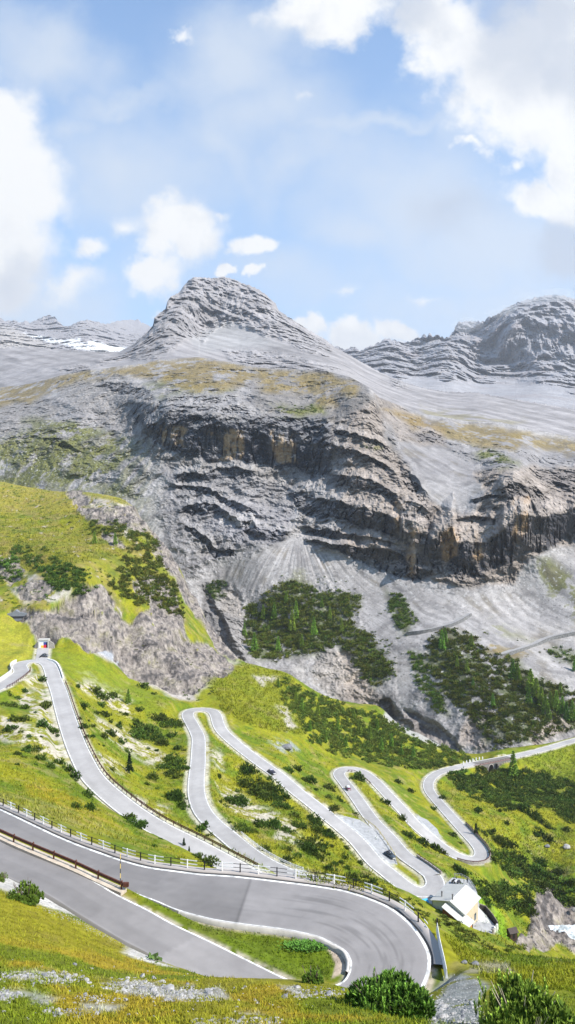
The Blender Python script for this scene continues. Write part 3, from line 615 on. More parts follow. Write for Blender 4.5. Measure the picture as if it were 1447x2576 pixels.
def rp(poly, c, a=1, soft=12, thr=None, nz_=None, w=.12):
    global colr
    m_ = L4.m(poly, soft)*a
    if thr is not None: m_ = m_*sstep(thr-w, thr+w, nA+.6*nB if nz_ is None else nz_)
    colr = mixc(colr, np.array(c), m_)
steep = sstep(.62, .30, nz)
colr = mixc(colr, rock, np.clip(roughm*(.45+.8*sstep(-.2, .25, nB+nA)), 0, 1)*.8)
rp([(640,925),(900,945),(965,1050),(900,1150),(1000,1240),(1060,1450),(940,1400),(840,1330),(820,1080),(640,1035)], rockW*.72, .7, 14)
BUT = [(835,1040),(900,1000),(940,990),(965,1060),(1010,1150),(1060,1230),(1130,1300),(1200,1290),(1300,1200),(1447,1190),(1600,1200),(1600,1330),(1447,1350),(1320,1400),(1290,1460),(1180,1470),(1050,1460),(900,1400),(840,1300),(825,1180)]
colr = mixc(colr, rockW*.72, cm*.95)
rp(BUT, [.19,.172,.155], .75, 14, -.25); rp([(400,1170),(560,1190),(740,1220),(740,1350),(620,1370),(470,1330),(420,1240)], [.25,.24,.25], .6, 14)
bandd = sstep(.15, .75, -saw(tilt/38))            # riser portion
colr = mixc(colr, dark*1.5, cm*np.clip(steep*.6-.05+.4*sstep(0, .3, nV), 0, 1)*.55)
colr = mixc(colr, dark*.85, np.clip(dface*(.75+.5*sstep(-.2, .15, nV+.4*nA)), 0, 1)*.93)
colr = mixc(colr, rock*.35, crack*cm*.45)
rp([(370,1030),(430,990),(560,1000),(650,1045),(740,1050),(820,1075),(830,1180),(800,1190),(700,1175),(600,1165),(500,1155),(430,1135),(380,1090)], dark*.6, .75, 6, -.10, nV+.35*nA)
for pl in ([(400,1075),(475,1080),(470,1125),(415,1120)],[(525,1090),(620,1080),(615,1155),(540,1160)],[(685,1085),(745,1095),(748,1170),(695,1165)]):
    rp(pl, oran, .8, 5, .0, nV*1.5+.05)
for pl in ([(1100,1330),(1160,1325),(1150,1400),(1110,1425)],[(1195,1340),(1225,1340),(1215,1400),(1190,1430)],[(1290,1260),(1330,1250),(1335,1330),(1300,1380)],[(1025,1330),(1050,1330),(1055,1450),(1030,1450)],[(990,1270),(1020,1260),(1000,1340)]):
    rp(pl, oran, .75, 6, -.05, nV)
rp([(560,1250),(740,1280),(740,1350),(620,1370),(520,1330)], [.24,.235,.27], .5, 16)
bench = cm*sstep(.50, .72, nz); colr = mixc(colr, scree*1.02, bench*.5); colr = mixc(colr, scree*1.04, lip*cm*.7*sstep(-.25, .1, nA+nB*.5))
for pl in ([(740,1260),(770,1330),(790,1380),(720,1380),(730,1320)],[(560,1290),(640,1300),(640,1330),(560,1320)],[(1000,1400),(1005,1405),(1010,1410)]): rp(pl, scree*1.05, .8, 6)
for pl, a in (([(0,1100),(60,1080),(190,1060),(330,1110),(300,1180),(200,1230),(100,1240),(-170,1230),(-170,1130)], .85), ([(60,1060),(120,1050),(230,1075),(180,1110),(110,1100)], .7), ([(680,1025),(820,1018),(820,1040),(700,1042)], 1), ([(900,1115),(960,1125),(940,1132)], 1), ([(1195,1125),(1240,1130),(1300,1165),(1260,1180),(1200,1160)], .9),
              ([(1330,1400),(1380,1410),(1620,1560),(1620,1640),(1447,1560),(1380,1500)], .85), ([(1200,1590),(1240,1560),(1340,1610),(1280,1600)], .6), ([(1447,1500),(1620,1560),(1620,1600)], .8), ([(730,1440),(760,1430),(790,1480),(740,1480)], .5), ([(180,1180),(330,1230),(380,1260),(200,1240)], .6),([(360,970),(430,940),(600,985),(480,990),(400,1000)], .75)):
    rp(pl, green, a, 14, -.10)
gstreak = sstep(.05, .3, gulL+.3*nA)*sstep(430, 300, L4.PX)*sstep(1080, 1130, L4.PY); colr = mixc(colr, green, gstreak*.55)
for pl in ([(-170,990),(0,970),(150,945),(280,925),(300,940),(160,970),(80,1010),(-170,1060)],[(280,925),(360,912),(500,897),(560,907),(660,930),(640,960),(560,985),(450,985),(400,950),(300,945)],[(650,930),(830,940),(900,960),(890,1000),(760,985),(660,990)],[(780,990),(830,990),(850,1020),(800,1025)],[(960,1030),(1060,1050),(1110,1085),(1040,1080)],[(1080,1060),(1180,1065),(1330,1090),(1300,1130),(1180,1120),(1110,1100)],[(1250,1080),(1447,1105),(1600,1130),(1600,1170),(1447,1150),(1300,1110)],
           [(1160,1600),(1330,1640),(1300,1660),(1180,1640)]):
    rp(pl, [.27,.205,.085], .9, 12, -.12)
# dwarf-pine ground under the thickets
THICK4 = [[(625,1530),(680,1490),(730,1460),(800,1490),(900,1500),(905,1530),(870,1560),(930,1600),(960,1640),(990,1690),(940,1730),(880,1650),(850,1620),(800,1640),(740,1650),(690,1660),(640,1660),(612,1600)],
          [(1080,1610),(1120,1580),(1190,1600),(1230,1650),(1300,1660),(1340,1700),(1447,1740),(1620,1740),(1620,1830),(1447,1830),(1330,1870),(1230,1870),(1180,1800),(1110,1740),(1070,1680)],
          [(975,1490),(1010,1500),(1050,1560),(1010,1590),(985,1540)],[(520,1470),(570,1460),(565,1500),(530,1510)],[(1380,1640),(1447,1680),(1620,1720),(1620,1640),(1447,1640),(1400,1625)],
          [(1030,1640),(1060,1650),(1100,1740),(1130,1800),(1090,1780),(1050,1720)]]
for pl in THICK4: rp(pl, [.09,.11,.03], .85, 14, -.22)
# pale bluffs inside the woods
for pl in ([(790,1660),(840,1630),(880,1650),(940,1740),(920,1790),(850,1770),(790,1720)],[(1330,1840),(1430,1790),(1440,1830),(1340,1880)],[(1200,1760),(1230,1790),(1240,1850),(1200,1800)],[(560,1470),(600,1500),(610,1560),(560,1540)]):
    rp(pl, stoneP*.95, .85, 6)
rp([(960,1755),(1010,1760),(1100,1800),(1170,1895),(1100,1870),(1010,1820),(960,1800)], stoneD, .6, 6, -.1)
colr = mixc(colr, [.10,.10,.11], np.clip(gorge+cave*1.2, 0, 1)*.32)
stk = fbm((x*.8+y*.6+wx_)/9, (x*.6-y*.8)/120, 0, 4, 181)*sstep(900, 1000, L4.PX)+fbm(ang*26, rad/90, 0, 4, 183)*sstep(1000, 900, L4.PX)*fanz
colr = colr*(1+stk[..., None]*smo[..., None]*.75); colr = mixc(colr, np.array([.24,.205,.15]), smo*sstep(.12, .4, nA-stk*.5)*.45)
# boulders scattered on the scree, bright and dark specks
colr = mixc(colr, colr*np.array([1.10,1.0,.90]), cm*sstep(820, 900, L4.PX)); colr = colr*(1+(nB*at_(7))[..., None]*.45)
sp = perlin(x/2.2, y/2.2, z/2.2, 170)*at_(3); colr = mixc(colr, [.55,.54,.53], sstep(.42, .5, sp)*soft_*.7); colr = mixc(colr, rock*.5, sstep(.42, .52, -sp)*soft_*.6)
colr = mixc(colr, rock*.6, sstep(.25, .45, gen-.3+.3*nB)*soft_*.45)
MROCK = terrain_mat('mountain_rock', .35, .06, .28, .20, .7, bstr=.9, alb=.66)
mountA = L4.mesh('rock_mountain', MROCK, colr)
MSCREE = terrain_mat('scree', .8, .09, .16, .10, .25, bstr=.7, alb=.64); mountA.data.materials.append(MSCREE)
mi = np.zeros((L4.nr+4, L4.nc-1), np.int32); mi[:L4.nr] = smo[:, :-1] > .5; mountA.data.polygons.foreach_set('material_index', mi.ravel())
print('L4', time.time()-T0)
# ---- B: the peak and its scree aprons
TOPB = [(-170,890),(0,876),(60,872),(150,878),(250,886),(300,884),(338,866),(352,850),(372,835),(386,818),(388,800),(402,788),(418,775),(420,760),(430,746),(452,735),(460,722),(474,706),(488,697),(510,697),(530,700),(548,698),(566,696),(590,703),(608,712),(640,722),(665,738),(694,764),(702,782),(740,806),(770,826),(820,855),(840,872),(880,893),(900,905),(960,938),(1000,955),(1060,975),(1120,985),(1200,988),(1300,1005),(1447,1030),(1620,1060)]
BOTB = [(-170,1020),(0,990),(150,960),(290,940),(500,915),(700,945),(880,965),(960,1020),(1100,1070),(1300,1090),(1447,1120),(1620,1150)]
CTLB = [(-170,1020,1400),(0,990,1400),(150,960,1350),(290,940,1350),(500,915,1350),(700,945,1300),(880,965,1250),(960,1020,1150),(1100,1070,1120),(1300,1090,1100),(1447,1120,1080),(1620,1150,1080),
(0,876,2100),(150,878,2050),(-170,890,2100),(300,884,1900),(388,800,2050),(490,697,2350),(566,696,2380),(665,738,2300),(500,850,1940),(600,870,1800),(600,800,2110),(740,806,2200),(840,872,2100),(960,938,1950),(900,950,1500),(1000,955,1900),(1060,1020,1350),(1120,985,1750),(1300,1005,1650),(1447,1030,1550),(1620,1060,1500),(700,900,1600),(450,800,1950),(1200,1030,1350)]
LB = Layer(BOTB, TOPB, CTLB, nr=260, dx=1.9, edge=5); LB.painter(10, 50, 200); LB.prep(); ab_ = LB.att
x, y, z = LB.X, LB.Y, LB.Z
rkB = np.zeros(x.shape, np.float32)
for pl in ([(230,915),(330,872),(345,850),(388,795),(420,750),(455,730),(480,690),(540,690),(600,700),(660,735),(705,780),(800,845),(852,880),(790,884),(720,856),(655,838),(605,822),(565,822),(530,842),(515,862),(480,850),(440,880),(400,898),(300,908)],[(560,880),(640,880),(760,900),(860,930),(700,935),(580,905)],[(140,930),(200,915),(260,925),(200,950)],[(980,955),(1030,960),(1030,975),(985,972)],[(640,800),(700,800),(730,840),(680,840)],[(740,850),(800,880),(830,900),(760,880)]):
    rkB = np.maximum(rkB, LB.m(pl, 10))
tl = z+.62*x-.12*(y-2200)+fbm(x/200, y/200, z/200, 4, 211)*55
amB = sstep(-.25, .25, fbm(x/180, y/180, z/180, 3, 213)); stB = saw(tl/52, .72)*(.3+amB); stB2 = saw(tl/19)
disp = rkB*(stB*14*ab_(50)+stB2*5*ab_(19)-fbm(x/50, y/50, z/50, 5, 215, True)*16*ab_(30))-fbm(x/120, y/120, z/120, 4, 221, True)*(6+16*rkB)*ab_(60)-fbm(x/12, y/12, z/12, 3, 225)*1.5*ab_(12)
disp -= fbm((x*.8+y*.6)/60, (x*.6-y*.8)/400, 0, 4, 229, True)*(1-rkB)*4*ab_(30)
disp = disp-rkB*fbm(x/55, y/120, z/160, 4, 241, True, .6)*26*ab_(40)
LB.displace(disp); nz = LB.slope()[..., 2]
nA = fbm(x/70, y/70, z/70, 5, 231); nB = fbm(x/15, y/15, z/15, 4, 235)
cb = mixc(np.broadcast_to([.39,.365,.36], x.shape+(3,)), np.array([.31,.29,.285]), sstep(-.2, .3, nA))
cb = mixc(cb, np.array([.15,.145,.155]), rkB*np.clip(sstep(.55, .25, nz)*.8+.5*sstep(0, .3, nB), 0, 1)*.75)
cb = mixc(cb, np.array([.44,.43,.42]), LB.m([(480,850),(560,815),(640,830),(700,870),(600,880),(500,885)], 14)*.6)
cb = mixc(cb, olive*.9, LB.m([(1060,1020),(1200,1040),(1330,1060),(1200,1085),(1080,1060)], 12)*.5*sstep(-.1, .1, nA))
stb = fbm((x*.8+y*.6)/30, (x*.6-y*.8)/300, 0, 4, 245); cb = cb*(1+.6*stb*(1-rkB))[..., None]; cb = cb*(1+(nB*ab_(15))[..., None]*.4)
MROCKB = terrain_mat('peak_rock', .12, .02, .22, .18, 2.5, bstr=.8, alb=.70)
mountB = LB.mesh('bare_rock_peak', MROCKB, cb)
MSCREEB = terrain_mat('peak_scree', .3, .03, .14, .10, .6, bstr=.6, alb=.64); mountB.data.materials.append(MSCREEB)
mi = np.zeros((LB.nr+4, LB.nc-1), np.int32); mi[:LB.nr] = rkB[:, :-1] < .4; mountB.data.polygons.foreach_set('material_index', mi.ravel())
# ---- C: far ridge on the left with a snowfield, D: far massif on the right
TOPC = [(-170,790),(0,800),(12,806),(25,808),(35,805),(52,812),(62,806),(75,812),(90,806),(110,796),(125,792),(138,797),(150,812),(165,822),(180,818),(200,808),(220,804),(240,809),(258,813),(275,815),(300,806),(330,804),(350,806),(380,822),(420,850),(470,870)]
LC = Layer([(-170,905),(0,900),(470,920)], TOPC, [(-170,905,3000),(0,900,3000),(470,920,3000),(0,800,5200),(220,804,5600),(470,850,5600),(100,860,4000),(300,870,4300)], x0=-170, x1=470, dx=1.9, nr=110, edge=7)
LC.painter(5, 25, 300); LC.prep(); x, y, z = LC.X, LC.Y, LC.Z
LC.displace(-fbm(x/230, y/500, z/500, 5, 311, True, .6)*170*LC.att(160))
nB = fbm(x/60, y/60, z/60, 5, 315); nz = LC.slope()[..., 2]
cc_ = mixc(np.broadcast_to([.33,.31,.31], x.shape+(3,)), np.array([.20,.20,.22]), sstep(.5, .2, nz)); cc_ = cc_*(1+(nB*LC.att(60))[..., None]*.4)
cc_ = mixc(cc_, np.array([.46,.42,.38]), LC.m([(-170,830),(0,815),(90,850),(130,870),(100,900),(-170,900)], 8)*.7)
sn = np.zeros(x.shape)
for pl in ([(60,838),(110,846),(150,856),(200,850),(205,858),(160,868),(90,852)],[(230,858),(300,872),(380,885),(390,895),(300,893),(240,880),(180,868)],[(155,858),(240,862),(250,885),(190,878)]): sn = np.maximum(sn, LC.m(pl, 4))
cc_ = mixc(cc_, np.array([.80,.80,.80]), sn)
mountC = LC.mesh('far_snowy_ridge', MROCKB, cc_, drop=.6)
TOPD = [(760,850),(820,862),(838,868),(860,876),(868,880),(880,874),(892,872),(905,882),(918,878),(930,872),(940,868),(955,862),(962,856),(975,852),(985,852),(1010,862),(1035,858),(1048,850),(1060,848),(1068,842),(1074,846),(1080,838),(1088,846),(1098,841),(1110,848),(1120,850),(1135,842),(1143,832),(1146,820),(1152,812),(1165,808),(1190,810),(1215,808),(1235,796),(1258,788),(1270,776),(1290,766),(1315,757),(1350,748),(1390,741),(1420,745),(1447,752),(1520,770),(1620,800)]
LDm = Layer([(760,960),(900,960),(1000,980),(1120,1010),(1300,1030),(1447,1060),(1620,1090)], TOPD, [(760,960,2600),(1000,980,2500),(1120,1010,2200),(1300,1030,2000),(1447,1060,1900),(1620,1090,1900),(760,850,4600),(975,852,4500),(1120,850,4300),(1390,741,4400),(1620,800,4300),(1200,965,3250),(1300,965,3250),(1447,965,3150),(1620,980,3100),(1300,850,3850),(1447,850,3800),(1050,935,3500),(880,925,3600),(1120,900,3750)], x0=760, x1=1620, dx=1.9, nr=200, edge=11)
LDm.painter(8, 45, 400); LDm.prep(); ad_ = LDm.att; x, y, z = LDm.X, LDm.Y, LDm.Z
rkD = np.zeros(x.shape, np.float32)
for pl in ([(760,850),(960,850),(1060,840),(1150,800),(1250,780),(1400,735),(1620,790),(1620,1050),(1447,1000),(1380,970),(1300,960),(1240,970),(1180,960),(1100,950),(1150,930),(1100,940),(1000,950),(930,920),(900,900),(860,890)],): rkD = np.maximum(rkD, LDm.m(pl, 10))
tl = z+.14*x+fbm(x/400, y/400, z/400, 5, 411)*90
amD = sstep(-.3, .2, fbm(x/300, y/300, z/300, 3, 413)); disp = rkD*(saw(tl/78, .72)*24*(.3+.7*amD)*ad_(70)+saw(tl/29)*6*ad_(29)-fbm(x/22, y/22, z/22, 3, 431, True)*9*ad_(22))-fbm(x/300, y/300, z/380, 6, 415, True, .55)*150*ad_(60)*(.2+.8*rkD)
disp = disp-rkD*(fbm(x/95, y/260, z/330, 5, 441, True, .6)*85+fbm(x/210, y/300, z/500, 3, 447, True)*70)*ad_(80)
LDm.displace(disp); nz = LDm.slope()[..., 2]
nB = fbm(x/50, y/50, z/50, 5, 421); nA = fbm(x/200, y/200, z/200, 4, 425)
cd = mixc(np.broadcast_to([.36,.35,.36], x.shape+(3,)), np.array([.20,.195,.215]), np.clip(rkD*sstep(.62, .3, nz)*.6+rkD*.22, 0, 1)); cd = mixc(cd, np.array([.30,.26,.25]), sstep(0, .3, nA)*.4)  # rock painted paler, standing in for part of the distance haze
cd = cd*(1+(nB*ad_(50))[..., None]*.35)
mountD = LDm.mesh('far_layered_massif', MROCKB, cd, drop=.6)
# ---- ground sheet under everything, out to the horizon
q = 30000
gb = mesh_np('valley_floor', [(-q, -q/4, -330), (q, -q/4, -330), (q, q, -330), (-q, q, -330)], [(0, 1, 2, 3)], np.tile([.2, .2, .15], (4, 1)))
struct(link('valley_floor', gb, MROCKB))
def hit(px, py):
    for f in (hitL2, L4.hit, LB.hit):
        h = f(px, py)
        if h is not None: return h
print('mountains', time.time()-T0)
# ---------------------------------------------------------------- camera, sun, sky, air
cam = bpy.data.objects.new('camera', bpy.data.cameras.new('camera')); C.objects.link(cam)
cam.rotation_euler = (math.pi/2, 0, 0); cam.data.sensor_fit = 'VERTICAL'; cam.data.sensor_height = 36; cam.data.lens = 36*F/2576
cam.data.clip_start = .5; cam.data.clip_end = 80000; bpy.context.scene.camera = cam
sc = bpy.context.scene; sc.view_settings.view_transform = 'Standard'; sc.view_settings.look = 'None'; sc.view_settings.gamma = 1
sc.view_settings.exposure = EXPO = 1.10
SUN = Vector((.74, -.38, .77)).normalized()
sl = bpy.data.lights.new('sun', 'SUN'); sl.energy = 4.2; sl.angle = math.radians(.5); sl.color = (1, .955, .89)
so = bpy.data.objects.new('sun', sl); C.objects.link(so); so.rotation_euler = (-SUN).to_track_quat('-Z', 'Y').to_euler(); so.location = (300, -200, 600)
w = bpy.data.worlds.new('World'); sc.world = w; w.use_nodes = True; t = NT(w.node_tree)
sky = t.n('ShaderNodeTexSky', sky_type='NISHITA'); sky.sun_disc = False; sky.sun_elevation = math.asin(SUN.z); sky.sun_rotation = math.atan2(SUN.x, SUN.y); sky.altitude = 2000; sky.air_density = 1.0; sky.dust_density = 1.2; sky.ozone_density = 1.5
co = t.n('ShaderNodeTexCoord').outputs['Generated']
sx = t.n('ShaderNodeSeparateXYZ', inp={0: co})
yy = t.m('MAXIMUM', t.m('ABSOLUTE', sx.outputs[1]), .12)
U = t.m('DIVIDE', sx.outputs[0], yy); Vv = t.m('DIVIDE', sx.outputs[2], yy)   # bearing / rise of the sky direction
uv = t.n('ShaderNodeCombineXYZ', inp={0: U, 1: Vv, 2: 0.0}).outputs[0]
wn = t.n('ShaderNodeTexNoise', inp={'Vector': uv, 'Scale': 7.0, 'Detail': 7.0, 'Roughness': .58}); wn2 = t.noise(uv, 2.6, 6, .6); wn3 = t.noise(uv, 26, 5, .6)
wc = t.n('ShaderNodeSeparateColor', inp={0: wn.outputs['Color']})
Uw = t.m('ADD', U, t.m('MULTIPLY', t.m('SUBTRACT', wc.outputs[0], .5), .16)); Vw = t.m('ADD', Vv, t.m('MULTIPLY', t.m('SUBTRACT', wc.outputs[1], .5), .16))
def blobs(lst, soft=.5):
    acc = None
    for px, py, rx, ry, rot, s_ in lst:
        u0, v0 = (px-CX)/F, -(py-CY)/F; c_, n_ = math.cos(rot), math.sin(rot)
        du = t.m('SUBTRACT', Uw, u0); dv = t.m('SUBTRACT', Vw, v0)
        a = t.m('DIVIDE', t.m('ADD', t.m('MULTIPLY', du, c_), t.m('MULTIPLY', dv, n_)), rx/F)
        b = t.m('DIVIDE', t.m('SUBTRACT', t.m('MULTIPLY', dv, c_), t.m('MULTIPLY', du, n_)), ry/F)
        r = t.m('SQRT', t.m('ADD', t.m('MULTIPLY', a, a), t.m('MULTIPLY', b, b)))
        k = t.m('MULTIPLY', t.m('SUBTRACT', 1.3, r), s_)
        acc = k if acc is None else t.m('MAXIMUM', acc, k)
    return acc
# bright cumulus (column,row,half sizes,rotation,strength)
CUM = [(-10,330,110,150,0,1),(30,460,140,110,0,1),(-10,600,145,120,0,1),(10,700,100,70,0,.8),(-40,240,130,60,0,.8),
       (470,565,100,80,0,.9),(640,608,50,42,.3,1),(395,680,95,42,.4,.75),(210,595,55,38,-.4,.65),(545,496,30,14,0,.32),(190,690,80,55,0,.45),(320,545,60,36,0,.35),
       (840,10,190,80,.1,1),(1130,90,130,115,-.5,1),(1330,220,175,160,-.7,1.05),(1430,360,120,170,0,1.05),(1350,500,130,60,-.3,1),(1250,375,44,34,.5,.6),(1440,130,180,160,0,1),(1190,355,36,16,0,.5),
       (870,838,88,42,-.1,1.15),(985,832,58,38,0,1.1),(920,872,110,26,0,1),(572,690,22,18,0,1),(634,712,24,16,0,.8),(302,806,36,15,0,1),(452,78,46,16,-.6,.42),(745,258,30,14,.3,.32),(775,818,28,34,0,.8),(405,780,22,22,0,.55),(865,706,60,18,0,.3),(1080,738,36,14,0,.28),(440,845,20,30,0,.2)]
den = t.m('ADD', blobs(CUM), t.m('ADD', t.m('MULTIPLY', t.m('SUBTRACT', wn.outputs[0], .5), 1.1), t.m('MULTIPLY', t.m('SUBTRACT', wn3, .5), .65)))
cum = t.n('ShaderNodeMapRange', interpolation_type='SMOOTHSTEP', inp={0: den, 1: .02, 2: .62}).outputs[0]
# thin veils
VEIL = [(560,330,60,200,.5,.5),(180,330,120,60,.3,.6),(900,560,160,60,-.2,.5),(300,250,160,40,.3,.6),(720,420,120,50,.4,.4),(1150,330,80,120,.2,.4),(120,150,190,90,-.3,.8),(560,170,150,120,.2,.8),(690,90,80,80,0,.5),(330,400,260,140,-.2,.6),(620,300,200,110,0,.5),(1050,480,240,160,0,.6),(1240,620,240,130,0,.8),(1400,680,120,90,0,.6),(60,780,240,110,0,.6),(1000,300,300,30,.2,.55),(700,690,280,90,0,.35),(1150,770,300,100,0,.55)]
vd = t.m('ADD', blobs(VEIL), t.m('MULTIPLY', t.m('SUBTRACT', wn2, .5), 2.2))
veil = t.n('ShaderNodeMapRange', interpolation_type='SMOOTHSTEP', inp={0: vd, 1: -.45, 2: .95, 3: .14, 4: .82}).outputs[0]
GREY = [(1330,60,170,200,-.7,1),(1440,170,110,120,0,.9),(20,690,60,60,0,.4),(1050,40,80,60,0,.8),(1440,640,110,120,0,1.2),(1400,690,100,60,0,.8),(1160,520,130,70,0,.5),(60,640,90,60,0,.3)]
gd = t.m('ADD', blobs(GREY), t.m('MULTIPLY', t.m('SUBTRACT', wn.outputs[0], .5), 1.2))
grey = t.n('ShaderNodeMapRange', interpolation_type='SMOOTHSTEP', inp={0: gd, 1: 0.0, 2: 1.0}).outputs[0]
skc = t.mix(1.0, sky.outputs[0], (.088, .132, .148), 'MULTIPLY')
lift = t.n('ShaderNodeMapRange', interpolation_type='LINEAR', inp={0: Vv, 1: .75, 2: .18, 3: .0, 4: .45}).outputs[0]
E = 2**-EXPO
skc = t.mix(lift, skc, tuple(np.array([.62, .78, .94])*E))
c1 = t.mix(veil, skc, tuple(np.array([.74, .81, .90])*E))
csh = t.n('ShaderNodeMapRange', interpolation_type='SMOOTHSTEP', inp={0: t.m('ADD', t.noise(t.n('ShaderNodeVectorMath', operation='ADD', inp={0: uv, 1: (.03, .05, .4)}).outputs[0], 9, 6, .6), t.m('MULTIPLY', t.m('SUBTRACT', wn2, .5), .8)), 1: .44, 2: .66}).outputs[0]
ccol = t.mix(t.m('MULTIPLY', csh, .55), tuple(np.array([1.0, 1.0, .985])*E*1.03), tuple(np.array([.66, .71, .80])*E))
c2 = t.mix(cum, c1, ccol)
gcol = tuple(np.array([.56, .62, .73])*E)
c3 = t.mix(t.m('MULTIPLY', grey, .72), c2, gcol)
bg = t.n('ShaderNodeBackground', inp={0: c3, 1: 1.0}); ow = t.n('ShaderNodeOutputWorld', inp={0: bg.outputs[0]})
# haze box
m, t = new_mat('haze_air')
pv = t.n('ShaderNodeVolumePrincipled', inp={'Color': (.86, .89, .97, 1), 'Density': .000062, 'Anisotropy': .2}); o_ = t.n('ShaderNodeOutputMaterial', inp={1: pv.outputs[0]})
hz = MB().box((-7000, -700, -331), (7000, 9000, 1900)).build('haze', m); struct(hz, 'stuff')
sc.cycles.use_denoising = True; sc.cycles.max_bounces = 6; sc.cycles.diffuse_bounces = 3; sc.cycles.glossy_bounces = 2; sc.cycles.transmission_bounces = 3; sc.cycles.transparent_max_bounces = 6; sc.cycles.volume_bounces = 0
sc.cycles.sample_clamp_indirect = 4
# ---------------------------------------------------------------- road surfaces and markings
def asphalt(name, base, s1=.5, tread=False):
    m, t = new_mat(name); co = t.n('ShaderNodeTexCoord').outputs['Object']
    at = t.n('ShaderNodeAttribute', attribute_name='Col').outputs['Color']
    n1 = t.noise(co, s1, 6, .6); n2 = t.noise(co, 25, 3, .7); n3 = t.noise(co, .06, 4, .6)
    k = t.m('MULTIPLY', t.m('MULTIPLY', t.rng(n1, .3, .7, .93, 1.07), t.rng(n2, .2, .8, .88, 1.12)), t.rng(n3, .3, .7, .92, 1.08))
    col = t.mix(1.0, at, t.n('ShaderNodeCombineColor', inp={0: k, 1: k, 2: k}).outputs[0], 'MULTIPLY')
    return finish(m, t, col, .85, n2, .25, .01, .25)
MASPH = asphalt('asphalt', None)
MLINE = simple('road_paint', (.62, .61, .58), .6, .5, 1.6)
MCONC = simple('concrete', (.44, .41, .37), .85, .18, 1.2)
MCOND = simple('dark_kerb', (.05, .045, .045), .8, .2, 2)
def perp(L3):
    t_ = np.gradient(L3[:, :2], axis=0); t_ /= np.linalg.norm(t_, axis=1)[:, None]+1e-9
    return np.stack([t_[:, 1], -t_[:, 0]], 1)
def ribbon(L3, nrm, offs, dz, name, mat, col=None, kind='structure'):
    """offs: list of lateral offsets (arrays or scalars)"""
    rows = []
    for o in offs:
        o = np.broadcast_to(o, (len(L3),)); r = L3.copy(); r[:, :2] += nrm*o[:, None]; r[:, 2] += dz; rows.append(r)
    V = np.stack(rows, 1)
    return V
def grid_obj(V, name, mat, colr, parent=None):
    me = mesh_np(name, V.reshape(-1, 3), grid_faces(V.shape[0], V.shape[1]), colr.reshape(-1, 3) if colr is not None else None)
    return link(name, me, mat, parent)
# far legs
FULL = {'road': [('C',), ('X',), ('D',), ('F',), ('T',)]}
allV, allF, allC = [], [], []; nv = 0
lineV, lineF = [], []; nl = 0
for k in 'CXDFT':
    L3, hw = ROADC[k]; nm = perp(L3); w = hw[0]
    offs = np.linspace(-1, 1, 9)*w
    if k == 'T': L3 = L3.copy(); L3[:, 2] -= .01
    V = ribbon(L3, nm, offs, 0, '', None)
    base = np.array([.355, .338, .325]); s_ = np.arange(len(L3))*1.5
    n_ = fbm(V[..., 0]/9, V[..., 1]/9, 0, 4, 501)
    c_ = base*(1+.24*n_[..., None]); wheel = np.exp(-((np.abs(offs)/w-.5)/.16)**2)
    c_ = c_*(1-.06*wheel[None, :, None]*np.ones(len(L3))[:, None, None])
    seam = (np.sin(s_/31+{'C':0,'X':1,'D':2,'F':4,'T':0}[k]) > .2); c_[seam] *= .93
    allV.append(V.reshape(-1, 3)); allC.append(c_.reshape(-1, 3)); allF.append(grid_faces(*V.shape[:2])+nv); nv += V.shape[0]*V.shape[1]
    # skirts: road edge thickness
    for sgn in (-1, 1):
        e0 = ribbon(L3, nm, [sgn*w], 0, '', None)[:, 0]; e1 = e0.copy(); e1[:, 2] -= .6
        e1[:, :2] += nm*sgn*.15
        V2 = np.stack([e0, e1], 1); allV.append(V2.reshape(-1, 3)); allC.append(np.tile([.34, .31, .27], (len(L3)*2, 1))); allF.append(grid_faces(*V2.shape[:2])+nv); nv += V2.shape[0]*2
        if k != 'T':
            V3 = ribbon(L3, nm, [sgn*(w-.42), sgn*(w-.16)], .012, '', None)
            lineV.append(V3.reshape(-1, 3)); lineF.append(grid_faces(*V3.shape[:2])+nl); nl += V3.shape[0]*2
struct(link('road', mesh_np('road', np.vstack(allV), np.vstack(allF), np.vstack(allC)), MASPH))
struct(link('road_marking', mesh_np('road_marking', np.vstack(lineV), np.vstack(lineF)), MLINE))
# near hairpin road
m_ = len(EO); K = 36; v = np.linspace(0, 1, K)
V = EO[:, None, :]*(1-v)[None, :, None]+EI[:, None, :]*v[None, :, None]
st = np.arange(m_)/12.0   # station number
S, VV = np.meshgrid(st, v, indexing='ij')
base = np.array([.20, .187, .180])
n_ = fbm(V[..., 0]/5, V[..., 1]/5, 0, 4, 511); n3 = fbm(V[..., 0]/1.2, V[..., 1]/1.2, 0, 3, 515)
c_ = base*(1+.19*n_[..., None]+.09*n3[..., None])
seamst = 24.6+(1-VV)*0-.0*VV
lighter = ((S > 6.2+.5*VV) & (S < 24.2))
c_ = np.where(lighter[..., None], c_*1.16, c_)
dkpatch = sstep(24.2, 24.25, S)*sstep(27.5, 25, S)*sstep(.15, .6, VV); c_ = c_*(1-.16*dkpatch[..., None])
c_ = c_*(1-.25*np.exp(-((S-24.25)/.05)**2)[..., None])
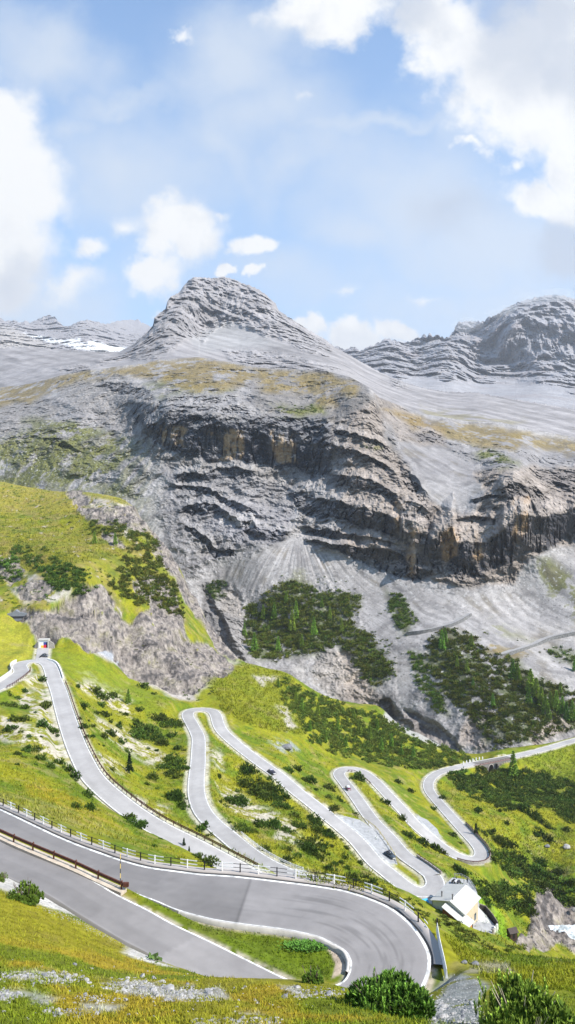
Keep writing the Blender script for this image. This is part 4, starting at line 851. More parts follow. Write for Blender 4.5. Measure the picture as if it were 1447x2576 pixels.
# tyre marks round the bend
for (s0_, s1_, v0_, v1_, kf) in ((1.5,4.2,.0,.5,.90),(4.8,6.6,.4,1,1.06),(27.2,29,.0,.55,.92),(29.6,31.5,.3,1,1.07),(17,19.2,.05,.3,.95),(8.6,10,.0,.5,.93)):
    c_ = c_*(1+(kf-1)*(sstep(s0_, s0_+.05, S)*sstep(s1_+.05, s1_, S)*sstep(v0_, v0_+.02, VV)*sstep(v1_+.02, v1_, VV)))[..., None]
crk = sstep(.975, 1.0, fbm(V[..., 0]/3.3, V[..., 1]/3.3, 0, 2, 531, True)); c_ = c_*(1-.28*crk[..., None])
c_ = c_*(1+.22*np.exp(-((VV-.02)/.03)**2)+.18*np.exp(-((VV-.98)/.03)**2))[..., None]
tyre = perlin(VV*30+S*.16, S*.3, 0*S, 521)+.7*perlin(VV*70, S*.25+9, 0*S, 523)
tw = sstep(12, 16, S)*sstep(26, 21, S)*sstep(.05, .35, VV)*sstep(1.0, .85, VV)
c_ = c_*(1-.27*np.clip(sstep(.05, .5, tyre)*tw, 0, 1)[..., None])
wh = np.exp(-((VV-.32)/.07)**2)+np.exp(-((VV-.72)/.07)**2); c_ = c_*(1-.05*wh[..., None])
Vs_ = np.concatenate([V[:, :1]-np.array([0, 0, 1.0]), V, V[:, -1:]-np.array([0, 0, .6])], 1); c_ = np.concatenate([c_[:, :1]*.9, c_, c_[:, -1:]*.9], 1)
o = struct(grid_obj(Vs_, 'hairpin_road', MASPH, c_))
def offset_edge(E, I, d0, d1, dz, n0=0, n1=None, name='road_marking', mat=None, kind='structure'):
    n1 = n1 or len(E); E = E[n0:n1]; I = I[n0:n1]
    u = (I-E)[:, :2]; u /= np.linalg.norm(u, axis=1)[:, None]
    rows = []
    for o_, z_ in zip(np.atleast_1d(d0) if np.ndim(d0) else (d0, d1), dz if np.ndim(dz) else (dz, dz)):
        r = E.copy(); r[:, :2] += u*o_; r[:, 2] += z_; rows.append(r)
    return np.stack(rows, 1)
# outer line
W1 = offset_edge(EO, EI, .0, .3, .012, 12*12, len(EO)-6)
struct(grid_obj(W1, 'road_marking', MLINE, None))
W2 = offset_edge(EI, EO, .02, .20, .012, 12, len(EO)-40)
struct(grid_obj(W2, 'road_marking', MLINE, None))
# concrete edge strip outside the hairpin (black gutter line + kerb)
kerb = offset_edge(EO, EI, (-.02, -.22, -.24, -1.15, -1.2, -1.5), 0, (.005, .005, .12, .10, .10, -1.2), 15*12, len(EO)-6)
cc = np.tile(np.array([[.05,.05,.05],[.05,.05,.05],[.36,.32,.29],[.40,.36,.33],[.36,.33,.3],[.3,.27,.25]]), (len(kerb), 1)).reshape(len(kerb), 6, 3)
struct(grid_obj(kerb, 'kerb', MASPH, cc))
ik = offset_edge(EI, EO, (-.02, -.03, -.30, -.33), 0, (.0, .10, .09, -.5), 13*12, 26*12)
struct(grid_obj(ik, 'kerb', MCONC, None))
# lay-bys and yard
for (poly, kind), nm in zip(PADS, ('layby', 'layby', 'yard')):
    bm = bmesh.new(); vs = [bm.verts.new((p[0], p[1], p[2]-.05)) for p in poly]; vb = [bm.verts.new((p[0], p[1], p[2]-1.5)) for p in poly]
    f = bm.faces.new(vs); n = len(vs)
    for i in range(n): bm.faces.new((vs[i], vb[i], vb[(i+1) % n], vs[(i+1) % n]))
    bmesh.ops.recalc_face_normals(bm, faces=bm.faces); bmesh.ops.triangulate(bm, faces=[f])
    me = bpy.data.meshes.new(nm); bm.to_mesh(me); bm.free()
    struct(link(nm, me, simple('pale_paving', (.30, .30, .30), .9, .2, .8)))
print('roads', time.time()-T0)
# ---------------------------------------------------------------- plants
def leaf_mat(name, tint=(1, 1, 1), rnd=.25):
    m, t = new_mat(name); at = t.n('ShaderNodeAttribute', attribute_name='Col').outputs['Color']
    oi = t.n('ShaderNodeObjectInfo').outputs['Random']; co = t.n('ShaderNodeTexCoord').outputs['Object']
    k = t.m('MULTIPLY', t.rng(oi, 0, 1, 1-rnd, 1+rnd), t.rng(t.noise(co, 1.7, 3), .3, .7, .8, 1.2))
    k2 = t.m('MULTIPLY', k, t.rng(t.n('ShaderNodeMath', operation='FRACT', inp={0: t.m('MULTIPLY', oi, 7.3)}).outputs[0], 0, 1, .8, 1.25))
    col = t.mix(1.0, at, t.n('ShaderNodeCombineColor', inp={0: k2, 1: k, 2: k}).outputs[0], 'MULTIPLY')
    col = t.mix(1.0, col, tint, 'MULTIPLY')
    return finish(m, t, col, .75, None, spec=.15)
MLEAF = leaf_mat('pine_needles', (1.25, 1.25, 1.1)); MLARCH = leaf_mat('larch_needles'); MGRASS = leaf_mat('grass_blades', rnd=0); MBARK = simple('bark', (.12, .09, .07), .9, .3, 6)
MHERB = leaf_mat('herb_leaves')
def tri_mesh(name, V, col, smooth=False):
    n = len(V)//3; return mesh_np(name, V, np.arange(n*3).reshape(n, 3), col, smooth)
def unit(v): return v/(np.linalg.norm(v, axis=-1, keepdims=True)+1e-9)
def shrub_arrays(n, tuft, seed, w=1.0, h=.62, blades=4, upw=.55, lobes=6):
    """mound of needle brushes, radius w/2 on x,y, height h; returns tris and colours"""
    r = np.random.default_rng(seed)
    lc = np.stack([r.uniform(-.26, .26, lobes), r.uniform(-.26, .26, lobes), r.uniform(.0, .12, lobes)], 1); lr = r.uniform(.17, .30, lobes); lh = r.uniform(.5, 1.2, lobes)
    li = r.integers(0, lobes, n); d = unit(r.normal(size=(n, 3))); d[:, 2] = np.abs(d[:, 2])*1.0
    rad = r.uniform(.35, 1, n)**.5
    p = lc[li]+d*lr[li, None]*rad[:, None]*np.array([1, 1, 1.15]); p[:, 2] *= lh[li]; p *= np.array([w, w, h/.36*.8])
    p[:, 2] = np.maximum(p[:, 2]-.02, 0)
    dirn = unit(d*(1-upw)+np.array([0, 0, upw])+r.normal(size=(n, 3))*.16)
    V = []; Cc = []
    L = tuft*r.uniform(.7, 1.3, n)
    for b in range(blades):
        side = unit(np.cross(dirn, r.normal(size=(n, 3)))); ax = unit(dirn+r.normal(size=(n, 3))*.30)
        a = p-side*L[:, None]*.22; c = p+side*L[:, None]*.22; t_ = p+ax*L[:, None]
        V.append(np.stack([a, c, t_], 1))
        base = np.array([.030, .055, .010]); tip = np.array([.12, .17, .022])
        k = r.uniform(.0, 1, n)[:, None]; hh = (p[:, 2:3]/h)
        cb = base*(.7+.6*k); ct = base+(tip-base)*np.clip(k*.9, 0, 1)
        Cc.append(np.stack([cb, cb, ct], 1))
    V = np.stack(V, 1).reshape(-1, 3); Cc = np.stack(Cc, 1).reshape(-1, 3)
    return V, Cc
def conifer_arrays(seed, n=420, H=1.0, R=.19, light=True, tuft=.075):
    r = np.random.default_rng(seed)
    t_ = r.uniform(.10, 1, n)**.9; ang = r.uniform(0, 2*math.pi, n); lay = np.abs(np.sin(t_*22+seed))*.35+.65
    rr = R*(1-t_)**.8*lay*r.uniform(.35, 1.05, n)+.008
    asym = 1+.25*np.cos(ang*2+seed)
    p = np.stack([np.cos(ang)*rr*asym, np.sin(ang)*rr*asym, t_*H], 1)
    out = np.stack([np.cos(ang), np.sin(ang), -.12+0*ang+.5*t_], 1); V = []; Cc = []
    L = tuft*r.uniform(.7, 1.3, n)*(1.15-.6*t_)
    for b in range(3):
        dr = unit(out+r.normal(size=(n, 3))*.45); side = unit(np.cross(dr, r.normal(size=(n, 3))))
        V.append(np.stack([p-side*L[:, None]*.4, p+side*L[:, None]*.4, p+dr*L[:, None]], 1))
        base = np.array([.14, .23, .028]) if light else np.array([.022, .045, .013]); tip = base*2.0
        k = r.uniform(0, 1, n)[:, None]; cb = base*(.7+.5*k); ct = base+(tip-base)*k
        Cc.append(np.stack([cb, cb, ct], 1))
    return np.stack(V, 1).reshape(-1, 3), np.stack(Cc, 1).reshape(-1, 3)
SH = [shrub_arrays(130, .15, 700+i, h=.5+.07*(i % 3)) for i in range(6)]
SH += [shrub_arrays(420, .085, 750+i, h=.42+.04*(i % 3), lobes=11) for i in range(4)]
SHM = [tri_mesh('dwarf_pine', *a) for a in SH]
CO = [conifer_arrays(800+i, light=(i < 4)) for i in range(7)]
COM = [tri_mesh('crown', *a) for a in CO]
def trunk_mesh():
    b = MB(); b.tube((0, 0, -.03), (0, 0, .9), .018, .004, 7); me = bpy.data.meshes.new('trunk'); me.from_pydata(b.v, [], b.f); me.materials.append(MBARK); return me
TRM = trunk_mesh()
for m_ in SHM: m_.materials.append(MLEAF)
for k, m_ in enumerate(COM): m_.materials.append(MLARCH)
def rdist(p):
    c = (CX+p[0]/p[1]*F-COLS[0])/2; r = np.interp(math.log(p[1]), LD, np.arange(NR))
    return RD[int(min(max(r, 0), NR-1)), int(min(max(c, 0), NCc-1))]
SHRUBS = []
def zones():
    Z = []
    def z_(x0, y0, lst):
        for a, b, c in lst: Z.append((x0+a*.3477, y0+b*.3477, c*.3477))
    z_(0, 1572.2, [(300,395,60),(170,475,55),(125,515,60),(60,560,110),(75,500,60),(175,590,65),(320,580,90),(95,665,100),(80,740,100),(185,670,80),(300,710,100),(370,745,100),(210,805,40),(230,880,120),(195,900,90),(125,930,50),(180,950,40),(290,955,80),(355,1010,90),(420,985,75),(265,1005,30),(125,1005,35),(500,1035,90),(545,1100,100),(630,1220,110),(735,1235,120),
     (558,435,50),(690,470,90),(820,500,80),(755,510,100),(730,565,75),(590,570,110),(695,628,60),(760,640,75),(895,635,60),(1000,600,60),(585,675,30),(640,690,25),(670,725,45),(800,690,50),(865,730,70),(610,730,60),(795,770,90),(655,795,60),(745,805,60),(880,835,80),(745,870,30),(715,860,20),(925,910,60),(990,690,60),(1040,720,200),(980,770,150),(1100,745,120),(1160,650,150),(1230,690,150),(1290,700,120),(1120,810,130),(1060,810,80),(1160,850,90),(1240,790,100),(1270,880,80),(1240,950,130),(1290,980,100),(1180,1010,120),(1260,1050,120),(1090,1100,85),(1060,1145,40),(1135,1180,40),(1330,900,40),(1125,905,35),(1070,890,30),(1245,1220,160),(810,1040,50),(1035,430,80),(1110,490,50),(260,630,25),(115,590,25),(150,770,40),(300,805,25),(420,800,30)])
    z_(0, 1918, [(640,320,110),(540,310,80),(870,350,110),(980,430,150),(920,390,120),(1130,490,100),(1220,540,80),(1110,600,45),(1420,665,70),(1265,220,140),(1310,310,100),(1430,480,60),(150,170,20),(1155,545,30)])
    z_(440.2, 1918, [(200,470,90),(240,520,50),(210,690,180),(290,700,90),(315,95,45),(540,40,150),(480,120,150),(600,130,200),(640,200,200),(700,170,140),(750,230,160),(760,290,160),(450,260,150),(400,270,90),(380,310,50),(455,200,60),(320,275,40),(880,240,60),(670,110,70),(755,140,50),(940,310,50),(870,380,80),(1000,400,130),(1010,450,130),(900,450,120),(820,480,120),(690,440,150),(610,440,100),(480,460,140),(570,480,80),(400,430,30),(1020,490,80),(1120,510,120),(1080,500,80),(960,560,170),(920,590,130),(1010,630,150),(960,620,130),(1070,600,90),(1135,600,35),(665,620,80),(805,700,75),(810,630,70),(880,670,70),(1110,660,30),(1205,720,50),(1235,680,60),(1150,730,60),(1105,765,100),(1205,550,30),(1240,610,50),(1250,760,50),(1300,830,150),(1370,820,70),(1335,720,50),(1420,870,80),
     (820,50,80),(880,35,70),(970,130,90),(1110,170,90),(1110,240,70),(1010,190,40),(1205,270,70),(1205,180,50),(1300,370,50),(1320,105,90),(1350,125,50),(930,120,50),(1155,330,70),(60,20,120),(20,90,80)])
    z_(943.4, 1918, [(75,280,70),(180,390,80),(240,510,110),(330,560,130),(410,600,90),(480,640,70),(600,770,100),(640,790,80),(570,520,60),(610,575,35),(830,500,80),(780,490,80),(870,540,110),(960,560,120),(920,580,90),(945,430,50),(1170,500,85),(1240,540,90),(1380,480,50),(1110,640,40),(1030,670,130),(960,650,90),(1100,740,180),(1180,700,120),(1050,770,160),(1180,800,160),(1200,860,120),(1340,780,120),(1420,870,80),(900,660,40),(1090,960,140),(1060,1020,120),(1120,1080,90),(860,940,160),(900,900,120),(780,920,80),(420,330,50),(260,200,50),(160,130,60),(1130,370,110),(1190,400,110),(1060,330,90),(1250,460,60),(740,340,60),(500,250,50),(1400,430,30),(1300,480,25),(330,720,40)])
    return Z
LBL = {'c': ('rounded dark green dwarf pine on the grassy slope left of the first long road leg', 'dwarf pines left of the first road leg'),
       'd': ('dark green dwarf pine on the slope between the first and second long road legs', 'dwarf pines between first and second road legs'),
       'e': ('dark green dwarf pine on the slope between the second and third long road legs', 'dwarf pines between second and third road legs'),
       'f': ('dark green dwarf pine on the narrow slope between the middle road legs', 'dwarf pines between the middle road legs'),
       'g': ('dark green dwarf pine on the right valley slope below the lowest bend', 'dwarf pines on the right valley slope'),
       'h': ('dark green dwarf pine on the left hill above the tunnel', 'dwarf pines on the left hill above the tunnel'),
       'n': ('dark green dwarf pine on the meadow behind the black and white railing', 'dwarf pines behind the black and white railing')}
def zone_of(px, py):
    if py < 1560: return 'h'
    xc = np.interp(py, [1660, 1740, 1826, 1913, 1975, 2040, 2104, 2158, 2207], [125, 148, 174, 209, 252, 330, 440, 544, 635])
    xd = np.interp(py, [1790, 1860, 1950, 1987, 2043, 2073, 2130, 2182, 2213], [470, 500, 495, 494, 511, 537, 605, 684, 763])
    xe = np.interp(py, [1790, 1840, 1901, 1948, 1987, 2057, 2120, 2168, 2227], [545, 560, 632, 697, 743, 830, 903, 943, 1013])
    xg = np.interp(py, [1940, 1970, 2022, 2061, 2123, 2160], [1110, 1080, 1107, 1142, 1199, 1230])
    if px < xc: return 'n' if py > 1990 else 'c'
    if px < xd: return 'd'
    if px < xe: return 'e'
    if px < xg and py < 2200: return 'f'
    return 'g'
rs = np.random.default_rng(5)
def put_shrub(px, py, w, kmax=1.25):
    p = hitL2(px, py+w*.22)
    if p is None: return False
    W = w*p[1]/F*1.42
    rd = rdist(p)
    if rd < W*.22+.1: return False
    i = int(rs.integers(0, 6)) if w < 34 else int(rs.integers(6, 10)); o = bpy.data.objects.new('dwarf_pine', SHM[i]); C.objects.link(o)
    o.location = (p[0], p[1], p[2]-.12*W); s_ = rs.uniform(.85, 1.1); o.scale = (W, W*rs.uniform(.8, 1.1), W*s_); o.rotation_euler = (0, 0, rs.uniform(0, 6.28))
    l, g = LBL[zone_of(px, py)]; tag(o, l, 'shrub', g); SHRUBS.append(o); return True
zl = zones()
for px, py, w_ in zl:
    if len(SHRUBS) < 298: put_shrub(px, py, w_*(1.0 if w_ < 34 else .92))
print('shrubs', len(SHRUBS))
# merged thickets ("nobody could count them")
TH2 = [([(705,1705),(760,1735),(860,1775),(960,1805),(1060,1865),(1150,1888),(1185,1905),(1140,1932),(1060,1935),(960,1925),(900,1905),(850,1900),(775,1860),(740,1800),(705,1745)], 950, 11, 'dwarf pine thicket on the slope running down to the stream behind the middle hairpin'),
       ([(1125,1950),(1180,1945),(1225,1955),(1300,1935),(1350,1945),(1447,1975),(1600,2010),(1600,2090),(1447,2065),(1350,2025),(1270,2040),(1200,2010),(1150,1985)], 700, 14, 'dark pine thicket below the stone bridge'),
       ([(20,1375),(80,1370),(130,1395),(180,1425),(215,1440),(240,1480),(200,1500),(130,1480),(110,1450),(60,1415),(30,1400)], 170, 12, 'dwarf pine thicket across the left hill'),
       ([(0,1395),(50,1400),(60,1450),(20,1470),(-80,1460),(-80,1400)], 70, 12, 'dwarf pine thicket at the left edge'),
       ([(300,1420),(350,1350),(395,1360),(405,1420),(440,1470),(462,1555),(430,1545),(390,1520),(330,1520),(275,1490),(270,1450)], 330, 12, 'dwarf pine thicket on the shoulder above the left cliffs'),
       ([(220,1310),(300,1320),(380,1345),(360,1365),(300,1350),(230,1340)], 60, 11, 'thin thicket under the ridge rocks of the left hill'),
       ([(1200,1930),(1240,1925),(1280,1960),(1210,1965)], 40, 12, 'bushes in front of the bridge arch'),
       ([(1100,2205),(1180,2230),(1250,2290),(1330,2300),(1340,2240),(1250,2180),(1180,2140),(1240,2130),(1360,2190),(1447,2230),(1447,2290),(1380,2240)], 150, 18, 'bushes on the bank below the lowest bend'),
       ([(1100,2260),(1160,2330),(1230,2385),(1330,2395),(1300,2380),(1240,2395),(1150,2370),(1120,2330)], 60, 14, 'low bushes around the house yard'),
       ([(930,2225),(1050,2275),(1110,2330),(1090,2345),(1030,2290),(940,2250),(860,2225),(780,2200),(820,2190)], 130, 12, 'bushes on the bank below the railing')]
def merged(places, arrs, name, label, mat):
    Vs, Cs = [], []
    for (p, W, Hh) in places:
        V, Cc = arrs[int(rs.integers(0, len(arrs)))]; a = rs.uniform(0, 6.28); c_, s_ = math.cos(a), math.sin(a)
        R = np.array([[c_, s_, 0], [-s_, c_, 0], [0, 0, 1]]); Vs.append((V@R)*np.array([W, W, Hh])+np.array(p)); Cs.append(Cc*rs.uniform(.8, 1.75)*np.array([rs.uniform(.85, 1.35), 1, 1]))
    if not Vs: return
    me = tri_mesh(name, np.vstack(Vs), np.vstack(Cs)); o = struct(link(name, me, mat), 'stuff'); return o
SHs = [shrub_arrays(46, .22, 900+i, h=.55, blades=3) for i in range(6)]
def scatter(poly, n, hitf, noise_thr=-.15, nsc=26):
    xs = [p[0] for p in poly]; ys = [p[1] for p in poly]; out = []; tries = 0
    while len(out) < n and tries < 14:
        a = rs.uniform(min(xs), max(xs), n*2); b = rs.uniform(min(ys), max(ys), n*2); m_ = inpoly(a+rs.normal(size=a.shape)*5, b+rs.normal(size=a.shape)*4, poly)&(fbm(a/nsc, b/nsc*1.5, 0, 3, 905) > noise_thr)
        for q, w_ in zip(a[m_], b[m_]):
            if len(out) >= n: break
            p = hitf(q, w_)
            if p is not None: out.append((q, w_, p))
        tries += 1
    return out
def shade_ok(p): return rdist(p) > 1.4 and p[1] > 100
for poly, n, sz, lb in TH2:
    pl = [(p[2]-np.array([0, 0, .4]), sz*1.45*p[2][1]/F*rs.uniform(.6, 1.35), sz*1.5*p[2][1]/F*rs.uniform(.6, 1.1)) for p in scatter(poly, int(n*(1.7 if poly[0][1] < 1560 else 2.0)), hitL2, -.10 if poly[0][1] < 1560 else -.13, 34 if poly[0][1] < 1560 else 26) if shade_ok(p[2])]
    merged(pl, SHs, 'pine_thicket', lb, MLEAF)
# loose bushes of the left hill and of the far slopes
for poly, n, sz in ([[(0,1290),(300,1300),(400,1400),(440,1500),(250,1480),(0,1380)], 190, 9],[[(0,1215),(150,1240),(330,1262),(300,1300),(0,1300)], 70, 7],[[(0,1470),(160,1450),(240,1480),(100,1530),(0,1530)], 60, 9],[[(520,1700),(740,1700),(760,1850),(640,1830),(560,1790)], 16, 7],[[(440,1690),(500,1740),(560,1700),(540,1770),(430,1760)], 14, 10],[[(200,1600),(500,1620),(560,1660),(480,1720),(330,1650)], 14, 8]):
    pl = [(p[2]-np.array([0, 0, .3]), sz*p[2][1]/F*rs.uniform(.5, 1.5), sz*p[2][1]/F*rs.uniform(.5, 1)) for p in scatter(poly, n, hitL2, -.1, 40) if shade_ok(p[2])]
    merged(pl, SHs, 'scattered_bushes', '', MLEAF)
for poly, n, sz, lb in zip(THICK4, (800, 900, 80, 30, 110, 120), (12, 12, 10, 9, 10, 9), range(6)):
    pl = [(p[2]-np.array([0, 0, .5]), sz*1.5*p[2][1]/F*rs.uniform(.6, 1.3), sz*1.55*p[2][1]/F*rs.uniform(.6, 1.1)) for p in scatter(poly, int(n*1.9), L4.hit, -.14)]
    merged(pl, SHs, 'pine_thicket', '', MLEAF)
for poly, n, sz in ([[(690,1440),(900,1460),(1050,1600),(980,1700),(900,1560),(740,1500)], 60, 9],[[(1000,1560),(1100,1560),(1447,1640),(1447,1700),(1200,1640)], 30, 8],[[(900,1590),(960,1600),(1000,1700),(970,1730),(930,1680)], 90, 11],
                    [[(700,1028),(760,1020),(820,1020),(820,1030),(760,1040),(700,1040)], 45, 9],[[(905,1118),(950,1125),(948,1132),(905,1124)], 18, 7],[[(1205,1125),(1230,1128),(1300,1168),(1260,1165),(1210,1150)], 60, 8],[[(1250,1890),(1340,1860),(1440,1830),(1447,1800),(1240,1860),(1180,1880)], 90, 11]):
    pl = [(p[2]-np.array([0, 0, .4]), sz*p[2][1]/F*rs.uniform(.5, 1.4), sz*p[2][1]/F*rs.uniform(.5, 1)) for p in scatter(poly, n, L4.hit, -.1, 40)]
    merged(pl, SHs, 'scattered_bushes', '', MLEAF)
# conifers one can tell apart
NTREE = 0
def conifer(p, h, label, group, kind=None):
    global NTREE
    i = int(rs.integers(0, 4)) if kind is None else kind
    o = thing('larch_tree' if i < 4 else 'spruce_tree', tuple(p-np.array([0, 0, .2])), rs.uniform(0, 6.28), label, 'tree', group)
    c_ = bpy.data.objects.new('crown', COM[i]); C.objects.link(c_); c_.parent = o
    t_ = bpy.data.objects.new('trunk', TRM); C.objects.link(t_); t_.parent = o
    for q in (c_, t_): q.scale = (h, h, h)
    NTREE += 1
for px, py, h, hf, lb, kind in [(323,1772,40,hitL2,'feathery light green larch standing alone between the first two road legs',1),(326,1945,50,hitL2,'narrow dark spruce standing alone between the first two road legs',5),(1291,1955,66,hitL2,'tall light green larch in front of the right end of the stone bridge',0),
    (463,2132,26,hitL2,'small dark spruce beside the first road leg near the railing, taller of the two',4),(476,2142,16,hitL2,'tiny dark spruce just behind the railing, shorter of the two',6),(1198,2100,30,hitL2,'dark young spruce right of the lowest road leg',5),
    (238,1370,34,hitL2,'light green larch on the left hill below the ridge rocks, left of two',2),(290,1372,34,hitL2,'light green larch on the left hill below the ridge rocks, right of two',3),(1005,1975,0,None,'',0)]:
    if hf: p = hf(px, py); conifer(p, h*p[1]/F, lb, None, kind)
for px, py, h in [(640,1640,45),(662,1560,36),(690,1560,40),(735,1590,50),(745,1560,44),(790,1600,42),(760,1630,30),(700,1640,36),(830,1560,30),(860,1590,32),(720,1520,28),(615,1600,30),(810,1530,26)]:
    p = L4.hit(px, py)
    if p is not None: conifer(p, h*p[1]/F*1.1, 'light green larch rising from the pine thicket below the scree fan', 'larches in the thicket below the scree fan')
for px, py, h in [(1112,1635,48),(1120,1620,40),(1186,1625,30),(1290,1710,50),(1302,1715,46),(1335,1745,60),(1350,1760,52),(1362,1780,50),(1372,1800,50),(1400,1790,50),(1415,1800,46),(1425,1815,48),(1440,1815,50),(1456,1820,50),(1385,1780,40),(1175,1690,30),(1240,1780,34),(1190,1730,24),(1380,1815,40),(1330,1770,40),(1410,1745,28),(1445,1690,30),(1150,1680,30)]:
    p = L4.hit(px, py)
    if p is not None: conifer(p, h*p[1]/F*1.05, 'light green larch in the woodland above the road on the far right slope', 'larches above the road on the right')
for px, py, h in [(760,1790,34),(800,1800,34),(850,1840,30),(905,1850,36),(930,1860,36),(960,1890,34),(985,1880,34),(1010,1900,30),(700,1730,24),(780,1840,28),(870,1880,30),(820,1870,26),(1040,1905,30),(890,1810,28),(950,1835,28),(745,1760,28)]:
    p = hitL2(px, py)
    if p is not None: conifer(p, h*p[1]/F*1.05, 'young larch in the dwarf pine thicket above the stream', 'young larches above the stream')
print('trees', NTREE, time.time()-T0)
# ---- foreground pines: full detail
def big_pine(px, py, wpx, hpx, label, seed, n=1500, tuft=.05, bare=False):
    p = hitL2(px, py); W = wpx*p[1]/F; Hh = hpx*p[1]/F
    V, Cc = shrub_arrays(n, .085, seed, h=.55, blades=6, upw=.8, lobes=9)
    V[:, 2] *= 1.0; o = thing('dwarf_pine', tuple(p-np.array([0, 0, .05*Hh])), 0, label, 'shrub')
    r_ = np.random.default_rng(seed+5); ns = int(n/42)
    bx_ = r_.uniform(-.42, .42, ns); by_ = r_.uniform(-.30, .22, ns); top_ = .50*np.sqrt(np.clip(1-(bx_/.5)**2, .1, 1))*r_.uniform(.55, 1.12, ns)
    k_ = 46; u_ = r_.uniform(0, 1, (ns, k_)); a_ = r_.uniform(0, 6.28, (ns, k_)); lean = r_.normal(size=(ns, 1, 3))*np.array([.12, .12, 0])
    c0_ = np.stack([bx_, by_, top_-.12], 1)[:, None]+u_[..., None]*(np.array([0, 0, .17])+lean*.17); dr_ = np.stack([np.cos(a_)*.55, np.sin(a_)*.55, 1+0*a_], -1); dr_ /= np.linalg.norm(dr_, axis=-1, keepdims=True)
    sd_ = np.stack([-np.sin(a_), np.cos(a_), 0*a_], -1)*.007; ln_ = (.045*(1.2-u_*.5))[..., None]
    T_ = np.stack([c0_-sd_, c0_+sd_, c0_+dr_*ln_], 2).reshape(-1, 3); ck = (.6+.8*u_)[..., None]*np.array([.075, .11, .018]); Ct = np.repeat(ck[:, :, None], 3, 2).reshape(-1, 3)
    V = np.vstack([V, T_]); Cc = np.vstack([Cc*.95, Ct*1.35])
    V = V*np.array([W*1.0, W*.75, Hh/.66])
    link('needles', tri_mesh('needles', V, Cc*1.8), MLEAF, o)
    b = MB(); r = random.Random(seed)
    for k in range(16):
        a = r.uniform(0, 6.28); rr = r.uniform(.2, .42)*W; e = (math.cos(a)*rr, math.sin(a)*rr*.7, r.uniform(.5, .9)*Hh); md = (e[0]*.5, e[1]*.5, e[2]*.35)
        b.tube((0, 0, 0), md, .05, .035, 6); b.tube(md, e, .035, .012, 6)
    if bare:
        for k in range(14):
            a = r.uniform(-2.2, -.9); e = (.05*W+math.cos(a)*W*.16*r.uniform(.3, 1), -W*.30-r.uniform(0, .1)*W, Hh*r.uniform(.35, .75)); b.tube((.02*W, -W*.2, 0), e, .03, .008, 5)
    b.build('branches', MBARK if not bare else simple('dry_twigs', (.42, .36, .27), .9, .2, 4), o); return o
big_pine(978, 2550, 225, 112, 'big bright green dwarf pine in front of the near hairpin road', 31, 2400)
big_pine(1310, 2585, 265, 150, 'largest dwarf pine, with bare pale twigs, at the bottom right corner', 33, 3000, bare=True)
big_pine(66, 2268, 84, 62, 'dwarf pine with a brownish side on the verge at the left of the lower road', 35, 1100)
big_pine(786, 2474, 66, 50, 'squat olive dwarf pine at the tip of the hairpin verge', 37, 900)
big_pine(4, 2218, 30, 30, 'small dwarf pine cut by the left edge beside the lower road', 39, 400)
# herbs on the verge island
def herb(px, py, wpx, dpx_, n, label, name, colr_, sz):
    out = []; cs = []
    for _ in range(n):
        q = rs.normal(size=2)*.30; p = hitL2(px+q[0]*wpx, py+q[1]*dpx_)
        if rdist(p) < .5: continue
        s_ = sz*rs.uniform(.6, 1.3); a = rs.uniform(0, 6.28); d_ = np.array([math.cos(a), math.sin(a), rs.uniform(.2, .8)]); sd = np.array([-math.sin(a), math.cos(a), 0]); b = p+np.array([0, 0, rs.uniform(0, .2)])
        out += [b, b+d_*s_*.6-sd*s_*.35, b+d_*s_, b, b+d_*s_, b+d_*s_*.6+sd*s_*.35]; k = rs.uniform(.6, 1.4); cs += [np.array(colr_)*k]*6
    o = link(name, tri_mesh(name, np.array(out), np.array(cs)), MHERB); return tag(o, label, 'plant')
herb(776, 2382, 80, 20, 1900, 'patch of broad bright green leaves on the verge inside the hairpin', 'herb_patch', [.07, .15, .02], .22)
herb(400, 2412, 46, 12, 160, 'row of low dark green sprigs at the edge of the lower road', 'low_shrub', [.05, .09, .02], .34)
# ---- grass (uncountable)
def grass(regions, name):
    Vs, Cs = [], []
    for poly, n, h, jit in regions:
        xs = [p[0] for p in poly]; ys = [p[1] for p in poly]
        a = rs.uniform(min(xs), max(xs), int(n)); b = rs.uniform(min(ys), max(ys), int(n)); m_ = inpoly(a, b, poly); a, b = a[m_], b[m_]
        for x_, y_ in zip(a, b):
            p = hitL2(x_, y_)
            if p is None or rdist(p) < .45: continue
            ci_ = int(min(max((x_-COLS[0])/2, 0), NCc-1)); ri_ = int(min(np.interp(math.log(p[1]), LD, np.arange(NR)), NR-1))
            base = col[ri_, ci_]
            if base[2] > .14 and rs.random() < .8: continue
            hh = h*rs.uniform(.5, 1.4)
            for k in range(3):
                an = rs.uniform(0, 6.28); sd = np.array([math.cos(an), math.sin(an), 0])*hh*.16; ln = np.array([rs.normal()*.4, rs.normal()*.4, 1])*hh
                q = p+np.array([rs.normal()*hh*.4, rs.normal()*hh*.4, -.03]); Vs += [q-sd, q+sd, q+ln]
                kk = rs.uniform(.75, 1.35); w_ = rs.random(); c_ = base*kk; tip = c_*np.array([1.25, 1.05, .9])+np.array([.06, .035, .008])*w_
                Cs += [c_*.85, c_*.85, tip*1.1]
    o = link(name, tri_mesh(name, np.array(Vs), np.clip(np.array(Cs), 0, .7)), MGRASS); struct(o, 'stuff')
grass([([(-100,2230),(0,2230),(430,2435),(700,2478),(850,2478),(1000,2500),(1130,2560),(1200,2560),(1500,2480),(1500,2600),(-100,2600)], 46000, .15, 0),
       ([(240,2205),(330,2225),(520,2310),(700,2345),(860,2395),(870,2440),(830,2470),(720,2450),(500,2335),(330,2250)], 7000, .2, 0),
       ([(1110,2345),(1180,2378),(1447,2405),(1500,2420),(1500,2500),(1250,2480),(1160,2420)], 9000, .25, 0)], 'meadow_grass')
